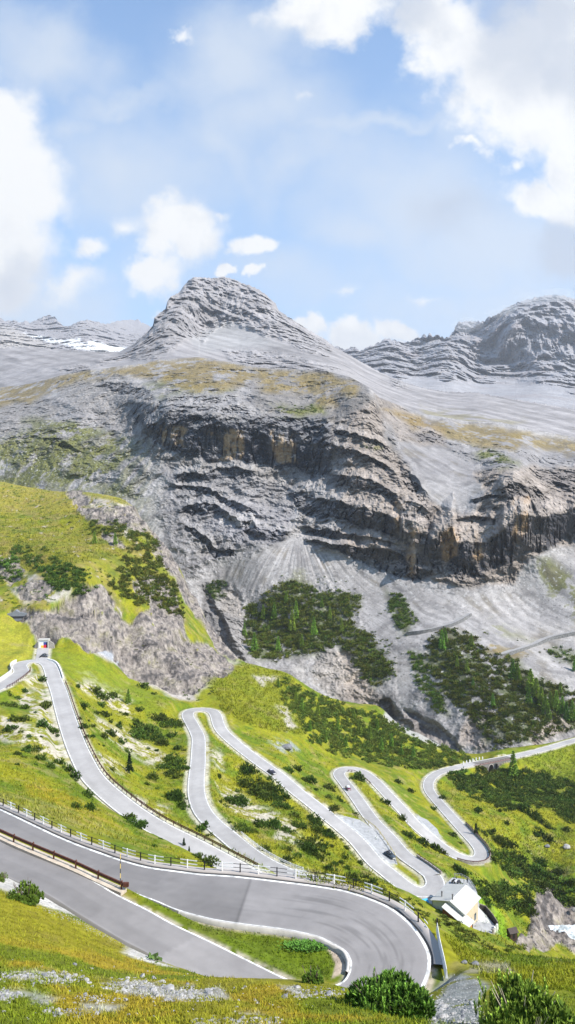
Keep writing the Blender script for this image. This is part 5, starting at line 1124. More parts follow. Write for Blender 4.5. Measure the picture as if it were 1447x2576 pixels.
grass([([(-60,1990),(0,2020),(500,2180),(560,2190),(400,2120),(250,2030),(200,1980),(100,1850),(0,1800),(-60,1800)], 15000, .5, 0),
       ([(150,1700),(440,1760),(480,1900),(490,2010),(680,2200),(600,2180),(300,2010),(180,1800)], 12000, .65, 0),
       ([(500,1800),(560,1850),(860,2100),(1000,2240),(900,2250),(760,2220),(520,2030)], 15000, .65, 0),
       ([(600,1830),(830,1900),(940,2080),(1000,2160),(870,2060),(700,1930)], 3500, .8, 0),
       ([(880,1950),(960,1990),(1160,2170),(1447,2400),(1230,2380),(1100,2240),(1000,2130)], 8000, .75, 0),
       ([(1090,1960),(1447,2050),(1447,2250),(1230,2170),(1120,2030)], 9000, .8, 0),
       ([(520,1700),(620,1670),(740,1700),(760,1850),(640,1830),(560,1790)], 5000, 1.1, 0),([(1300,1900),(1447,1870),(1500,1870),(1500,1990),(1350,1940)], 2500, 1.0, 0),
       ([(0,1215),(330,1260),(400,1380),(300,1400),(0,1450)], 9000, 1.2, 0)], 'slope_grass')
print('grass', time.time()-T0)
# ---- stones
def stone_mesh(seed, sub=2):
    bm = bmesh.new(); bmesh.ops.create_icosphere(bm, subdivisions=sub, radius=.5); r = random.Random(seed)
    off = Vector((r.uniform(0, 50), r.uniform(0, 50), r.uniform(0, 50))); from mathutils import noise as mn
    pl = [(Vector((r.uniform(-1, 1), r.uniform(-1, 1), r.uniform(-1, 1))).normalized(), r.uniform(.25, .42)) for _ in range(7)]
    for v in bm.verts:
        c = v.co*(1+.25*mn.noise(v.co*2.2+off))
        for n_, d_ in pl:
            e = c.dot(n_)-d_
            if e > 0: c -= n_*e*.85
        v.co = Vector((c.x, c.y*.9, c.z*.72))
    me = bpy.data.meshes.new('stone'); bm.to_mesh(me); bm.free(); return me
MST = simple('pale_limestone', (.29, .28, .27), .9, .5, 2.5, bdist=.03); MSTG = simple('grey_stone', (.17, .17, .18), .9, .25, 5, bdist=.03)
STM = [stone_mesh(40+i) for i in range(8)]
for k, m_ in enumerate(STM): m_.materials.append(MST if k < 6 else MSTG)
BANDS = [([(0,2448),(110,2443),(200,2455),(230,2470),(130,2478),(0,2465)], 50),([(330,2458),(430,2480),(560,2492),(565,2518),(430,2520),(330,2500),(250,2485)], 90),([(180,2500),(330,2512),(310,2520),(190,2516)], 12),([(0,2490),(60,2500),(20,2520),(-20,2515)], 16),([(100,2535),(250,2545),(210,2562),(110,2556)], 22),
         ([(480,2560),(700,2560),(720,2576),(500,2590)], 34),([(700,2478),(870,2492),(850,2512),(740,2508)], 22),([(1080,2500),(1180,2520),(1230,2570),(1090,2580)], 34),([(0,2400),(800,2480),(1000,2560),(0,2570)], 20)]
nst = 0; small = []
for poly, n in BANDS:
    for q, w_, p in scatter(poly, n, hitL2, -.4):
        s_ = min(abs(rs.normal())*.17+.10, .8)*(p[1]/32)
        o = bpy.data.objects.new('boulder', STM[int(rs.integers(0, 8))]); C.objects.link(o); o.location = p+np.array([0, 0, s_*.02]); o.scale = (s_, s_*rs.uniform(.7, 1), s_*rs.uniform(.6, .9)); o.rotation_euler = (rs.uniform(-.3, .3), rs.uniform(-.3, .3), rs.uniform(0, 6.3))
        tag(o, 'loose pale limestone boulder among the grass of the foreground slope', 'boulder', 'loose pale boulders in the foreground'); nst += 1
    small += [(p, rs.uniform(.08, .26), 0) for _, _, p in scatter(poly, n*6, hitL2, -.2)]
print('boulders', nst)
low = stone_mesh(77, 1); lv = np.array([v.co[:] for v in low.vertices]); lf = np.array([p.vertices[:] for p in low.polygons])
def stones_stuff(places, name, mat):
    Vs, Fs = [], []; n = 0
    for p, s_, _ in places:
        a = rs.uniform(0, 6.28); c_, t_ = math.cos(a), math.sin(a); R = np.array([[c_, t_, 0], [-t_, c_, 0], [0, 0, 1]])
        Vs.append((lv@R)*s_*np.array([1, rs.uniform(.6, 1), rs.uniform(.5, .9)])+p); Fs.append(lf+n); n += len(lv)
    o = link(name, mesh_np(name, np.vstack(Vs), np.vstack(Fs), smooth=False), mat); struct(o, 'stuff')
stones_stuff(small, 'stone_litter', MST)
g_ = [(p, rs.uniform(.05, .16), 0) for poly, n in (([(-20,2205),(60,2235),(190,2290),(330,2362),(420,2415),(470,2440),(400,2425),(300,2375),(180,2320),(60,2265),(0,2240)], 1500), ([(1120,2450),(1175,2450),(1215,2480),(1205,2510),(1225,2600),(1110,2600),(1090,2560),(1105,2490)], 1000)) for _, _, p in scatter(poly, n, hitL2, -.9) if rdist(p) > .1]
stones_stuff(g_, 'gravel', MST)
g_ = [(p, p[1]/F*rs.uniform(1.0, 3.2), 0) for poly, n in (([(0,1700),(470,1800),(560,2160),(0,2000)], 240), ([(500,1800),(860,2090),(960,2220),(700,2190)], 200), ([(860,1960),(1160,2170),(1000,2130)], 40), ([(1150,2050),(1447,2120),(1447,2250),(1250,2180)], 120), ([(540,1690),(740,1720),(760,1850),(600,1810)], 30), ([(1100,2360),(1447,2420),(1447,2500),(1200,2470)], 60), ([(0,1300),(300,1320),(200,1450),(0,1450)], 50)) for _, _, p in scatter(poly, n, hitL2, -.05, 18) if rdist(p) > .6]
stones_stuff(g_, 'scattered_stones', MST)
for px, py, w_, lb in [(1376, 2128, 17, 'darker grey boulder on the right meadow, left of two'), (1424, 2131, 22, 'larger pale boulder on the right meadow, right of two'), (722, 1882, 34, 'grey rock outcrop in the meadow above the third road leg'), (1168, 2420, 18, 'brown block by the hollow right of the mesh barrier'), (1195, 2425, 24, 'pale slab over the hollow right of the mesh barrier')]:
    p = hitL2(px, py+3); s_ = w_*p[1]/F; o = link('boulder', STM[7 if w_ != 22 else 2]); o.location = p+np.array([0, 0, s_*.15]); o.scale = (s_, s_, s_*.9); tag(o, lb, 'boulder')
g_ = []
for poly, n in (([(400,1380),(760,1360),(1100,1480),(1447,1520),(1447,1640),(1100,1620),(800,1520),(560,1520)], 900), ([(450,1180),(820,1230),(740,1340),(520,1300)], 200)):
    g_ += [(p, p[1]/F*rs.uniform(.9, 3.4), 0) for _, _, p in scatter(poly, n, L4.hit, -.1, 18)]
stones_stuff(g_, 'scree_boulders', MSTG)
print('stones', time.time()-T0)
# ---------------------------------------------------------------- railings, house, cars, bridge, tunnel
MBLK = simple('black_paint', (.012, .012, .013), .5, .2, 3); MWHT = simple('white_paint', (.76, .75, .72), .55, .1, 3)
MRUST = simple('rusty_steel', (.085, .030, .018), .75, .35, 4); MGAL = simple('galvanised_steel', (.40, .41, .43), .45, .15, 4, metal=.6)
MWALLS = simple('rough_stone', (.30, .27, .24), .9, .35, 2.5, bdist=.05); MYEL = simple('yellow_paint', (.72, .50, .12), .6, .1)
def path_at(L, step, start=0.0, count=None):
    s = np.concatenate([[0], np.cumsum(np.linalg.norm(np.diff(L, axis=0), axis=1))]); t = np.arange(start, s[-1], step)
    if count: t = t[:count]
    return np.stack([np.interp(t, s, L[:, k]) for k in range(3)], 1)
def local(o): return Vector(o.location)
# black and white railing round the near hairpin
E = offset_edge(EO, EI, (-.75, -.75), 0, 0, 0, len(EO)-6)[:, 0][::-1]; E[:, 2] += .11
xs_ = CX+E[:, 0]/E[:, 1]*F; ys_ = CY-E[:, 2]/E[:, 1]*F
i0 = int(np.argmax(xs_ > -60)); i1 = int(np.argmax((xs_ > 1078)))
RAIL = resample(E[i0:i1], .25)
# posts: equal spacing, phase fitted
T = thing('road_railing', tuple(RAIL[0]), 0, 'black and white painted two rail railing round the outside of the near hairpin', 'railing')
o0 = Vector(RAIL[0]); PS = 2.22; posts = path_at(RAIL, PS/1.0, .6)
for k, p in enumerate(posts):
    wht = k % 2 == 0; b = MB(); q = Vector(p)-o0
    b.box((q.x-.065, q.y-.065, q.z-.25), (q.x+.065, q.y+.065, q.z+1.0)); po = b.build('post', MWHT if wht else MBLK, T, .012)
    po['label'] = 'white post' if wht else 'black post'
s = np.concatenate([[0], np.cumsum(np.linalg.norm(np.diff(RAIL, axis=0), axis=1))]); seg = np.floor((s-.6+PS*.46)/PS+.0).astype(int)
for hz_ in (.50, .92):
    for k in range(seg.min(), seg.max()+1):
        idx = np.nonzero(seg == k)[0]
        if len(idx) < 2: continue
        wht = k % 2 == 0; w_ = .10 if wht else .045; b = MB(); idx = list(idx)+([idx[-1]+1] if idx[-1]+1 < len(RAIL) else [])
        vs = []; n_ = len(idx)
        for j in idx:
            q = Vector(RAIL[j])-o0; q.z += hz_; dd = Vector(RAIL[min(j+1, len(RAIL)-1)]-RAIL[max(j-1, 0)]); sd = Vector((dd.y, -dd.x, 0)).normalized()*.02
            vs += [q-sd-Vector((0, 0, w_/2)), q+sd-Vector((0, 0, w_/2)), q+sd+Vector((0, 0, w_/2)), q-sd+Vector((0, 0, w_/2))]
        fs = [(0,1,2,3), tuple(4*(n_-1)+i for i in (3,2,1,0))]
        for i in range(n_-1):
            for e in range(4): fs.append((4*i+e, 4*i+4+e, 4*i+4+(e+1) % 4, 4*i+(e+1) % 4))
        b.add(vs, fs); r_ = b.build('rail', MWHT if wht else MBLK, T); r_['label'] = 'short white rail' if wht else 'thin black rail'
# mesh barrier at the end of the bend
J = MB(); pb = [PH(1100, 2342, 41.05), PH(1107, 2385, 41), PH(1117, 2428, 41), PH(1124, 2462, 41)]
T = thing('barrier', pb[0], 0, 'white sheet covered barrier at the right end of the near hairpin', 'barrier'); o0 = Vector(pb[0])
for a, c_ in zip(pb[:-1], pb[1:]):
    a = Vector(a)-o0; c_ = Vector(c_)-o0; b = MB(); d = (c_-a); n_ = Vector((d.y, -d.x, 0)).normalized()*.12
    b.add([a-n_, c_-n_, c_-n_*.2+Vector((0, 0, .85)), a-n_*.2+Vector((0, 0, .85)), a+n_, c_+n_, c_+n_*.2+Vector((0, 0, .85)), a+n_*.2+Vector((0, 0, .85))], [(0,1,2,3),(7,6,5,4),(3,2,6,7),(0,4,5,1),(0,3,7,4),(1,5,6,2)])
    b.build('sheet', MWHT, T, .01)
for p in pb[:1]:
    q = Vector(p)-o0; b = MB(); b.box((q.x-.07, q.y-.07, q.z-.2), (q.x+.07, q.y+.07, q.z+1.25)); b.build('post', MBLK, T, .01)
for k, (px, py) in enumerate(((1110, 2342), (1116, 2345))):
    pass
# rusty guard rail with concrete base along the upper road
GP = [PH(*a) for a in [(-140,2042,37.2),(-60,2076,37.5),(0,2103,37.8),(39,2121,37.9),(90,2143,38.05),(140,2164,38.25),(194,2187,38.5),(249,2213,38.8),(312,2241,39.05)]]
G = resample(smooth_line(GP, 10), .5); T = thing('guard_rail', tuple(G[0]), 0, 'rusty steel guard rail on pale concrete base between the two near road legs', 'guard rail'); o0 = Vector(G[0])
b = MB()
for j in range(len(G)-1):
    a = Vector(G[j])-o0; c_ = Vector(G[j+1])-o0; up = Vector((0, 0, .66)); b.bar(a+up, c_+up, .14, .30)
b.build('beam', MRUST, T)
b = MB(); e = Vector(G[-1])-o0; b.box((e.x-.1, e.y-.16, e.z+.42), (e.x+.5, e.y+.16, e.z+.86)); b.build('end_block', MRUST, T, .04)
b = MB()
for j in range(0, len(G)-1):
    a = Vector(G[j])-o0; c_ = Vector(G[j+1])-o0; b.bar(a+Vector((0, -.12, -.25)), c_+Vector((0, -.12, -.25)), .9, .66)
b.build('base_wall', simple('pale_concrete', (.44, .37, .29), .85, .2, 1.5), T)
for p in path_at(G[::-1], 3.25, .3):
    q = Vector(p)-o0; b = MB(); b.box((q.x-.09, q.y-.1, q.z+.0), (q.x+.09, q.y-.075, q.z+.84)); b.prism([(q.x-.11, q.z+.845), (q.x+.11, q.z+.845), (q.x, q.z+1.0)], q.y-.14, q.y+.1); b.build('post', MRUST, T)
# snow pole
p = PH(303, 2233, 39.0); T = thing('snow_pole', p, 0, 'thin yellow and black marker pole standing at the end of the rusty guard rail', 'marker pole')
zz = 0
for k in range(7):
    b = MB(); b.tube((0, 0, zz), (0, 0, zz+.5), .035, .035, 8); s_ = b.build('pole_section', MYEL if k % 2 == 0 else MBLK, T); zz += .5
# long brown rails and walls beside the far roads
def side_path(k, side, off, x0, y0, x1, y1):
    L3, hw = ROADC[k]; nm = perp(L3); r = L3.copy(); r[:, :2] += nm*(side*(hw[0]+off)); px = CX+r[:, 0]/r[:, 1]*F; py = CY-r[:, 2]/r[:, 1]*F
    i = int(np.argmin(np.hypot(px-x0, py-y0))); j = int(np.argmin(np.hypot(px-x1, py-y1))); i, j = min(i, j), max(i, j); return r[i:j+1]
def side_rail(L, name, label, cat, post, rail_z, mat, h=.9, wall=None, wmat=None, rw=.09, pm=None):
    o0 = Vector(L[0]); T = thing(name, tuple(L[0]), 0, label, cat)
    if post:
        for p in path_at(L, post, .3)[:95]:
            q = Vector(p)-o0; b = MB(); b.box((q.x-.08, q.y-.08, q.z-.4), (q.x+.08, q.y+.08, q.z+h)); b.build('post', pm or mat, T)
    for rz_ in rail_z:
        b = MB()
        for j in range(len(L)-1):
            a = Vector(L[j])-o0; c_ = Vector(L[j+1])-o0; b.bar(a+Vector((0, 0, rz_)), c_+Vector((0, 0, rz_)), .08, rw*1.4)
        b.build('rail', mat, T)
    if wall:
        b = MB()
        for j in range(len(L)-1):
            a = Vector(L[j])-o0; c_ = Vector(L[j+1])-o0; b.bar(a+Vector((0, 0, wall/2-.5)), c_+Vector((0, 0, wall/2-.5)), .5, wall+1.0)
        b.build('wall', wmat or MWALLS, T)
    return T
for nm_ in ('C',):
    s1 = 1
    q = perp(ROADC['C'][0]); L = side_path('C', 1, .55, 160, 1720, 640, 2200); Lb = side_path('C', -1, .55, 160, 1720, 640, 2200)
    if np.mean(CX+Lb[:, 0]/Lb[:, 1]*F) > np.mean(CX+L[:, 0]/L[:, 1]*F): L, Lb = Lb, L; SC = -1
    else: SC = 1
side_rail(L, 'guard_rail', 'long dark brown guard rail along the right edge of the first long road leg', 'guard rail', 2.6, (.55, .9), MRUST, 1.0, rw=.16)
side_rail(side_path('C', -SC, .5, 15, 1730, 75, 1680), 'guard_rail', 'short brown guard rail at the inside of the top left bend', 'guard rail', 2.6, (.6, .9), MRUST, .95)
side_rail(side_path('C', SC, .6, -120, 1740, 40, 1668), 'retaining_wall', 'pale curved retaining wall on the outside of the top left bend', 'wall', None, (), MWHT, .9, 1.3, simple('pale_wall', (.55, .52, .47), .9, .15, 1))
side_rail(side_path('C', SC, .5, 118, 1658, 152, 1708), 'barrier', 'low white barrier at the corner right of the tunnel car', 'barrier', None, (), MWHT, .8, .7, MWHT)
fp = side_path('F', 1, .5, 1165, 2175, 1216, 2140); fq = side_path('F', -1, .5, 1165, 2175, 1216, 2140)
SF = 1 if len(fp) and np.mean(fp[:, 1]) < np.mean(fq[:, 1]) else -1
side_rail(side_path('F', SF, .5, 1150, 2170, 1160, 2085), 'guard_wall', 'low stone wall with brown rail around the outside of the lowest bend', 'wall', 3.0, (.9, 1.1), MRUST, 1.15, .75)
side_rail(side_path('F', SF, .5, 1045, 2160, 1130, 2215), 'guard_wall', 'low stone wall with brown rail leading to the house', 'wall', 2.5, (.95,), MRUST, 1.05, .6)
side_rail(side_path('F', -SF if False else 1, .5, 868, 1925, 960, 1950), 'guard_rail', 'thin brown guard rail around the middle bend', 'guard rail', 2.6, (.5, .8), MRUST, .9)
side_rail(side_path('D', 1 if np.mean(side_path('D', 1, .5, 600, 2110, 720, 2190)[:, 1]) > np.mean(side_path('D', -1, .5, 600, 2110, 720, 2190)[:, 1]) else -1, .6, 595, 2110, 762, 2205), 'road_railing', 'weathered white railing beside the second road leg just behind the near railing', 'railing', 2.2, (.45, .8), MWHT, .9)
LP = np.array([PH(*p) for p in [(840,2048,109),(872,2050,109.9),(908,2060,110.8),(943,2083,111.8),(962,2106,112.6),(985,2140,113),(1003,2172,113)]])
side_rail(resample(smooth_line(LP, 6), .8), 'wooden_fence', 'yellowish wooden fence along the pale lay-by', 'fence', 3.4, (.5, .85), simple('weathered_wood', (.42, .36, .17), .8, .25, 3), 1.0)
# white guard stones opposite the bridge
for k, (px, py) in enumerate([(1166,1922.5),(1174,1920),(1182,1917.5),(1190,1915),(1198,1912.5),(1206,1911),(1214,1910)]):
    H = 151.7+k*.3; p = PH(px, py-2.5, H-.3); b = MB(); b.prism([(-.35, -.6), (.35, -.6), (.3, .8), (.15, 1.0), (-.15, 1.0), (-.3, .8)], -.3, .3)
    o = b.build('guard_stone', MWHT, None, .05); o.location = p; tag(o, 'white painted guard stone on the far side of the road at the bridge', 'guard stone', 'white guard stones by the bridge')
# ---- stone bridge
fr = side_path('F', SF*-1 if False else SF, -.1, 1200, 1925, 1300, 1905)
cand = [side_path('F', s_, .15, 1195, 1930, 1298, 1905) for s_ in (1, -1)]; BR = min(cand, key=lambda a: np.mean(a[:, 1]))
a0 = Vector(BR[0]); a1 = Vector(BR[-1])
if a0.x > a1.x: a0, a1 = a1, a0
dr = (a1-a0); Lb_ = Vector((dr.x, dr.y)).length; rz_ = math.atan2(dr.y, dr.x); slope_ = dr.z/Lb_
T = thing('stone_bridge', tuple(a0), rz_, 'grey stone arch bridge carrying the road above dark shrubs on the right', 'bridge')
def arch_wall(y0, y1, arches, L_, depth, name):
    bm = bmesh.new(); bot = []
    top = lambda x_: slope_*x_-.03
    pts = [(0, -depth)]
    for cx_, r_, base in arches:
        pts.append((cx_-r_, -depth)); 
        for k in range(0, 13):
            t_ = math.pi*(1-k/12); pts.append((cx_+r_*math.cos(t_), top(cx_)-1.1-r_+r_*math.sin(t_)))
        pts.append((cx_+r_, -depth))
    pts.append((L_, -depth)); 
    b = MB(); n = len(pts)
    V_ = []
    for x_, z_ in pts: V_.append((x_, z_))
    fs = []; vs = []
    for (x_, z_) in V_:
        for yv in (y0, y1): vs += [(x_, yv, z_), (x_, yv, top(x_))]
    for i in range(n-1):
        A_, B_ = i*4, (i+1)*4
        if abs(V_[i][0]-V_[i+1][0]) > 1e-6:
            fs += [(A_, B_, B_+1, A_+1), (A_+2, A_+3, B_+3, B_+2), (A_+1, B_+1, B_+3, A_+3)]
        fs += [(A_, A_+2, B_+2, B_)]
    fs += [(0, 1, 3, 2), (4*(n-1), 4*(n-1)+2, 4*(n-1)+3, 4*(n-1)+1)]
    b.add(vs, fs); return b.build(name, MBST, T)
m, t = new_mat('bridge_stone'); co = t.n('ShaderNodeTexCoord').outputs['Object']
bt = t.n('ShaderNodeTexBrick', inp={'Vector': t.n('ShaderNodeMapping', inp={0: co, 2: (math.pi/2, 0, 0)}).outputs[0], 'Color1': (.17, .155, .145, 1), 'Color2': (.11, .10, .10, 1), 'Mortar': (.22, .20, .18, 1), 'Scale': .9, 'Mortar Size': .03})
MBST = finish(m, t, t.mix(.35, bt.outputs[0], t.mix(t.noise(co, .8, 5), (.06, .06, .06), (.30, .27, .23))), .9, bt.outputs[1], .4, .05)
L_ = Lb_; arch_wall(.0, 5.2, [(L_*.385, 2.1, 0), (L_*.52, 1.1, 0)], L_, 10, 'wall')
for cx_, r_ in ((L_*.385, 2.1),):
    b = MB(); pr = None
    for k in range(13):
        t_ = math.pi*(1-k/12); zc = slope_*cx_-1.13-r_; q = (cx_+(r_+.18)*math.cos(t_), -.06, zc+(r_+.18)*math.sin(t_))
        if pr: b.bar(pr, q, .14, .32)
        pr = q
    b.build('arch_ring', simple('pale_stone', (.40, .36, .32), .9, .2, 2), T)
b = MB(); b.bar((0, -.05, 0), (L_, -.05, slope_*L_), .35, .22); b.build('coping', simple('red_brown_coping', (.26, .15, .13), .85, .2, 1), T)
for k in range(int(L_/2.3)):
    x_ = .8+k*2.3; b = MB(); b.box((x_-.05, -.1, slope_*x_), (x_+.05, 0, slope_*x_+1.0)); b.build('railing_post', MRUST, T)
for hz_ in (.55, .95):
    b = MB(); b.bar((0, -.05, hz_), (L_, -.05, slope_*L_+hz_), .05, .06); b.build('rail', MRUST, T)
# ---- tunnel portal
p = PH(109, 1631, 69.3); T = thing('tunnel_portal', (p[0], p[1], p[2]-.2), .05, 'white concrete tunnel portal with coloured gate panels at the foot of the left cliff', 'tunnel')
MPORT = simple('portal_concrete', (.46, .44, .40), .8, .1, 1)
b = MB(); b.box((-2.7, 0, 0), (-2.05, 3, 4.2)); b.box((2.15, 0, 0), (2.6, 3, 4.2)); b.box((-2.7, -.05, 4.2), (2.6, 3, 4.75)); b.build('frame', MPORT, T, .03)
b = MB(); b.box((-2.05, .4, 3.3), (2.15, .6, 4.2)); b.box((-2.05, .4, 0), (-1.35, .6, 3.3)); b.build('end_wall', simple('white_wall', (.66, .67, .72), .8, .08, 1), T)
b = MB(); b.box((1.45, .9, 0), (2.15, 2.6, 3.3)); b.box((-1.35, 1.2, 0), (2.1, 1.3, 3.3)); b.build('dark_opening', simple('dark_void', (.01, .01, .012), .9, .1), T)
for nm_, x0_, x1_, z0_, z1_, c_ in (('white_panel', -1.35, 0, 1.6, 3.3, (.72, .72, .70)), ('yellow_panel', -1.35, 0, .25, 1.6, (.80, .46, .03)), ('blue_panel', 0, 1.4, 1.9, 3.25, (.03, .05, .24)), ('red_panel', 0, 1.4, .25, 1.9, (.55, .02, .04))):
    b = MB(); b.box((x0_, .45, z0_), (x1_-.02, .55, z1_-.02)); b.build(nm_, simple(nm_, c_, .5, .08), T)
b = MB(); b.prism([(2.6, 0), (5.6, 0), (5.2, 2.6), (4.2, 3.3), (2.6, 4.2)], .2, .9); b.build('wing_wall', MWALLS, T)
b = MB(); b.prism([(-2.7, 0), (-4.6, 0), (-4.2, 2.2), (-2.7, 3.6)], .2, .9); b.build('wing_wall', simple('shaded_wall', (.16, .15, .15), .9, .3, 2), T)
# ---- house
p0 = PH(1131.5, 2266.8, 107.6); HB = (p0[0], p0[1], p0[2]-7.4)
T = thing('mountain_house', HB, -math.atan2(.62, .78), 'white roofed mountain house with brown wooden lean-to below the lower hairpin', 'house')
MROOF = None
m, t = new_mat('standing_seam_roof'); co = t.n('ShaderNodeTexCoord').outputs['Object']; sp_ = t.n('ShaderNodeSeparateXYZ', inp={0: co})
wv = t.n('ShaderNodeTexWave', wave_type='BANDS', bands_direction='Y', inp={'Vector': co, 'Scale': .55, 'Distortion': 0.0}); nn = t.noise(co, .8, 5)
MROOF = finish(m, t, t.mix(1.0, t.mix(t.rng(wv.outputs[0], .88, .99, 0, 1), (.47, .46, .43), (.33, .325, .31)), t.n('ShaderNodeCombineColor', inp={0: t.rng(nn, .3, .7, .9, 1.05), 1: t.rng(nn, .3, .7, .9, 1.05), 2: t.rng(nn, .3, .7, .9, 1.05)}).outputs[0], 'MULTIPLY'), .5, wv.outputs[0], .5, .03)
MCREAM = simple('cream_render', (.46, .38, .26), .9, .10, 1); MSHADEW = simple('shaded_grey_render', (.50, .53, .56), .9, .08, 1); MWOOD = simple('brown_boards', (.20, .065, .022), .75, .3, 3); MGLS = simple('window_glass', (.05, .07, .09), .12, .1, 1, spec=.8)  # grey copy holds the left-facing walls' shade in its colour, cream the lit side
zr, zl_, zrr = 7.4, 5.6, 5.3; XL, XR, YL = -6.0, 4.2, 10.8
# walls (gable ends at y=.4 and y=YL-.4)
wl, wr = XL+.45, XR-.4
def gable(y): return [(wl, y, -3), (wr, y, -3.5), (wr, y, zrr+.05), (0, y, zr-.18), (wl, y, zl_+.02)]
b = MB(); ga = gable(.45); b.add([(x_, y_, z_) for x_, y_, z_ in ga]+[(x_, y_+.3, z_) for x_, y_, z_ in ga], [(0,1,2,3,4),(9,8,7,6,5),(0,4,9,5),(1,6,7,2)])
b.build('gable_wall', MSHADEW, T)
b = MB(); gb = gable(YL-.75); b.add([(x_, y_, z_) for x_, y_, z_ in gb]+[(x_, y_+.3, z_) for x_, y_, z_ in gb], [(0,1,2,3,4),(9,8,7,6,5),(0,4,9,5),(1,6,7,2)])
b.build('gable_wall', MCREAM, T)
b = MB(); b.box((wr-.3, .76, -3.5), (wr-.003, YL-.76, zrr-.05)); b.build('side_wall', MCREAM, T)
b = MB(); b.box((wl+.003, .76, -2), (wl+.3, YL-.76, zl_-.05)); b.build('side_wall', MSHADEW, T)
rf = MB(); th = .18
def roof(mb, x0, z0, x1, z1, y0, y1): mb.add([(x0, y0, z0), (x1, y0, z1), (x1, y1, z1), (x0, y1, z0), (x0, y0, z0-th), (x1, y0, z1-th), (x1, y1, z1-th), (x0, y1, z0-th)], [(0,1,2,3),(7,6,5,4),(0,4,5,1),(1,5,6,2),(2,6,7,3),(3,7,4,0)])
roof(rf, XL, zl_, -.002, zr, 0, YL); roof(rf, .002, zr, XR+.35, zrr-.12, 0, YL); RO = rf.build('roof', MROOF, T)
for (x_, y_) in ((-3.6, 2.6), (.2, 1.4)):
    zb = zr+(zl_-zr)*abs(x_)/6 if x_ < 0 else zr-.05; b = MB(); b.tube((x_, y_, zb-.3), (x_, y_, zb+1.25), .17, .17, 10); b.tube((x_, y_, zb+1.25), (x_, y_, zb+1.4), .26, .22, 10); c_ = b.build('chimney', simple('sooty_metal', (.10, .09, .09), .5, .3, 4), T)
# lean-to
b = MB(); lx0, lx1, ly0, ly1 = -1.2, 6.4, -2.6, 1.9; lz0, lz1 = 6.55, 3.35
roof(b, lx0, lz0, lx1, lz1, ly0, ly1); LT = b.build('lean_to_roof', MROOF, T)
b = MB(); yv = ly0+.3; b.add([(lx0+.2, yv, -1), (lx1-.35, yv, -2), (lx1-.35, yv, lz1-.05), (lx0+.2, yv, lz0-.25), (lx0+.2, yv+.2, -1), (lx1-.35, yv+.2, -2), (lx1-.35, yv+.2, lz1-.05), (lx0+.2, yv+.2, lz0-.25)], [(0,1,2,3),(7,6,5,4),(0,3,7,4),(1,5,6,2),(2,6,7,3)]); b.build('wooden_wall', MWOOD, T)
b = MB(); b.box((lx1-.56, yv+.2, -2), (lx1-.36, ly1-.8, lz1-.06)); b.build('wooden_wall', simple('orange_boards', (.42, .15, .045), .75, .25, 3), T)
b = MB(); b.box((lx1-.55, ly1-.75, -2), (lx1-.4, ly1-.1, lz1-.4)); b.build('doorway', simple('dark_doorway', (.015, .014, .014), .9, .1), T)
for (y_, z_) in ((5.2, .6), (8.4, .6)):
    b = MB(); b.box((wr-.02, y_-.75, z_-1.0), (wr+.05, y_+.75, z_+1.1)); wnd = b.build('window', simple('window_frame', (.34, .30, .22), .6, .1), T)
    b = MB(); b.box((wr+.055, y_-.6, z_-.85), (wr+.08, y_+.6, z_+.95)); b.build('pane', MGLS, wnd)
b = MB(); b.tube((-1.0, .42, .8), (-2.2, .42, 1.6), .03, .03, 5); b.tube((-2.2, .42, 1.6), (-3.6, .42, 1.2), .03, .03, 5); b.tube((wl+.1, .38, -1), (wl+.1, .38, 5.3), .07, .07, 6); b.build('drain_pipe', simple('dark_pipe', (.12, .12, .13), .5, .1), T)
# terrace wall with railing right of the house
TW = [PH(1205, 2286, 117.5), PH(1222, 2292, 118), PH(1238, 2311, 117.5), PH(1252, 2332, 117)]
side_rail(resample(np.array(TW), .7), 'terrace_wall', 'dark terrace wall with wooden top rail right of the white roofed house', 'wall', None, (1.5,), simple('grey_wood', (.40, .34, .26), .8, .2), 1.5, 1.4, simple('dark_stone', (.06, .05, .045), .9, .3, 2), rw=.22)
b = MB()
for k, (px, py) in enumerate(((1249, 2336), (1245, 2340), (1241, 2345), (1251, 2333))):
    p = PH(px, py, 116.8-.2*k); b = MB(); b.prism([(-.3, -.5), (.3, -.5), (.22, .9), (-.22, .9)], -.28, .28); o = b.build('gate_pillar', MWHT if k != 2 else MWALLS, None, .04); o.location = p; tag(o, ['second white pillar from the top at the lower corner of the house yard','third white pillar from the top at the lower corner of the house yard','unpainted lowest pillar at the lower corner of the house yard','topmost white pillar at the end of the terrace wall'][k], 'pillar')
side_rail(resample(np.array([PH(1142, 2205, 115), PH(1160, 2206, 115), PH(1180, 2216, 115.2), PH(1198, 2243, 115.6)]), .7), 'terrace_railing', 'thin metal railing behind the house where motorcycles are parked', 'railing', 2.2, (.5, 1.0), MGAL, 1.05)
# tent and tarpaulin left of the house
p = PH(1065, 2279, 113.9); T = thing('tent', p, .2, 'bright blue tent with white front between road and shaded house wall', 'tent')
b = MB(); b.add([(-2.1, -1.3, 0), (2.3, -1.5, 0), (2.5, 1.5, 0), (-1.9, 1.6, 0), (-1.0, .1, 2.0), (1.2, .1, 2.1)], [(0,1,5,4),(1,2,5),(2,3,4,5),(3,0,4)]); b.build('canopy', simple('blue_fabric', (.05, .40, .78), .6, .15, 2), T, .05)
b = MB(); b.add([(-3.1, -1.0, .0), (-2.0, -1.32, 0), (-1.2, -.2, 2.05), (-2.3, .2, 2.2), (-2.9, .3, .1), (-1.8, .6, .1)], [(0,1,2,3),(0,3,4),(1,5,2),(3,2,5,4)]); b.build('front_flap', simple('white_fabric', (.70, .74, .82), .6, .1, 2), T)
p = PH(1012, 2238, 113.5); 
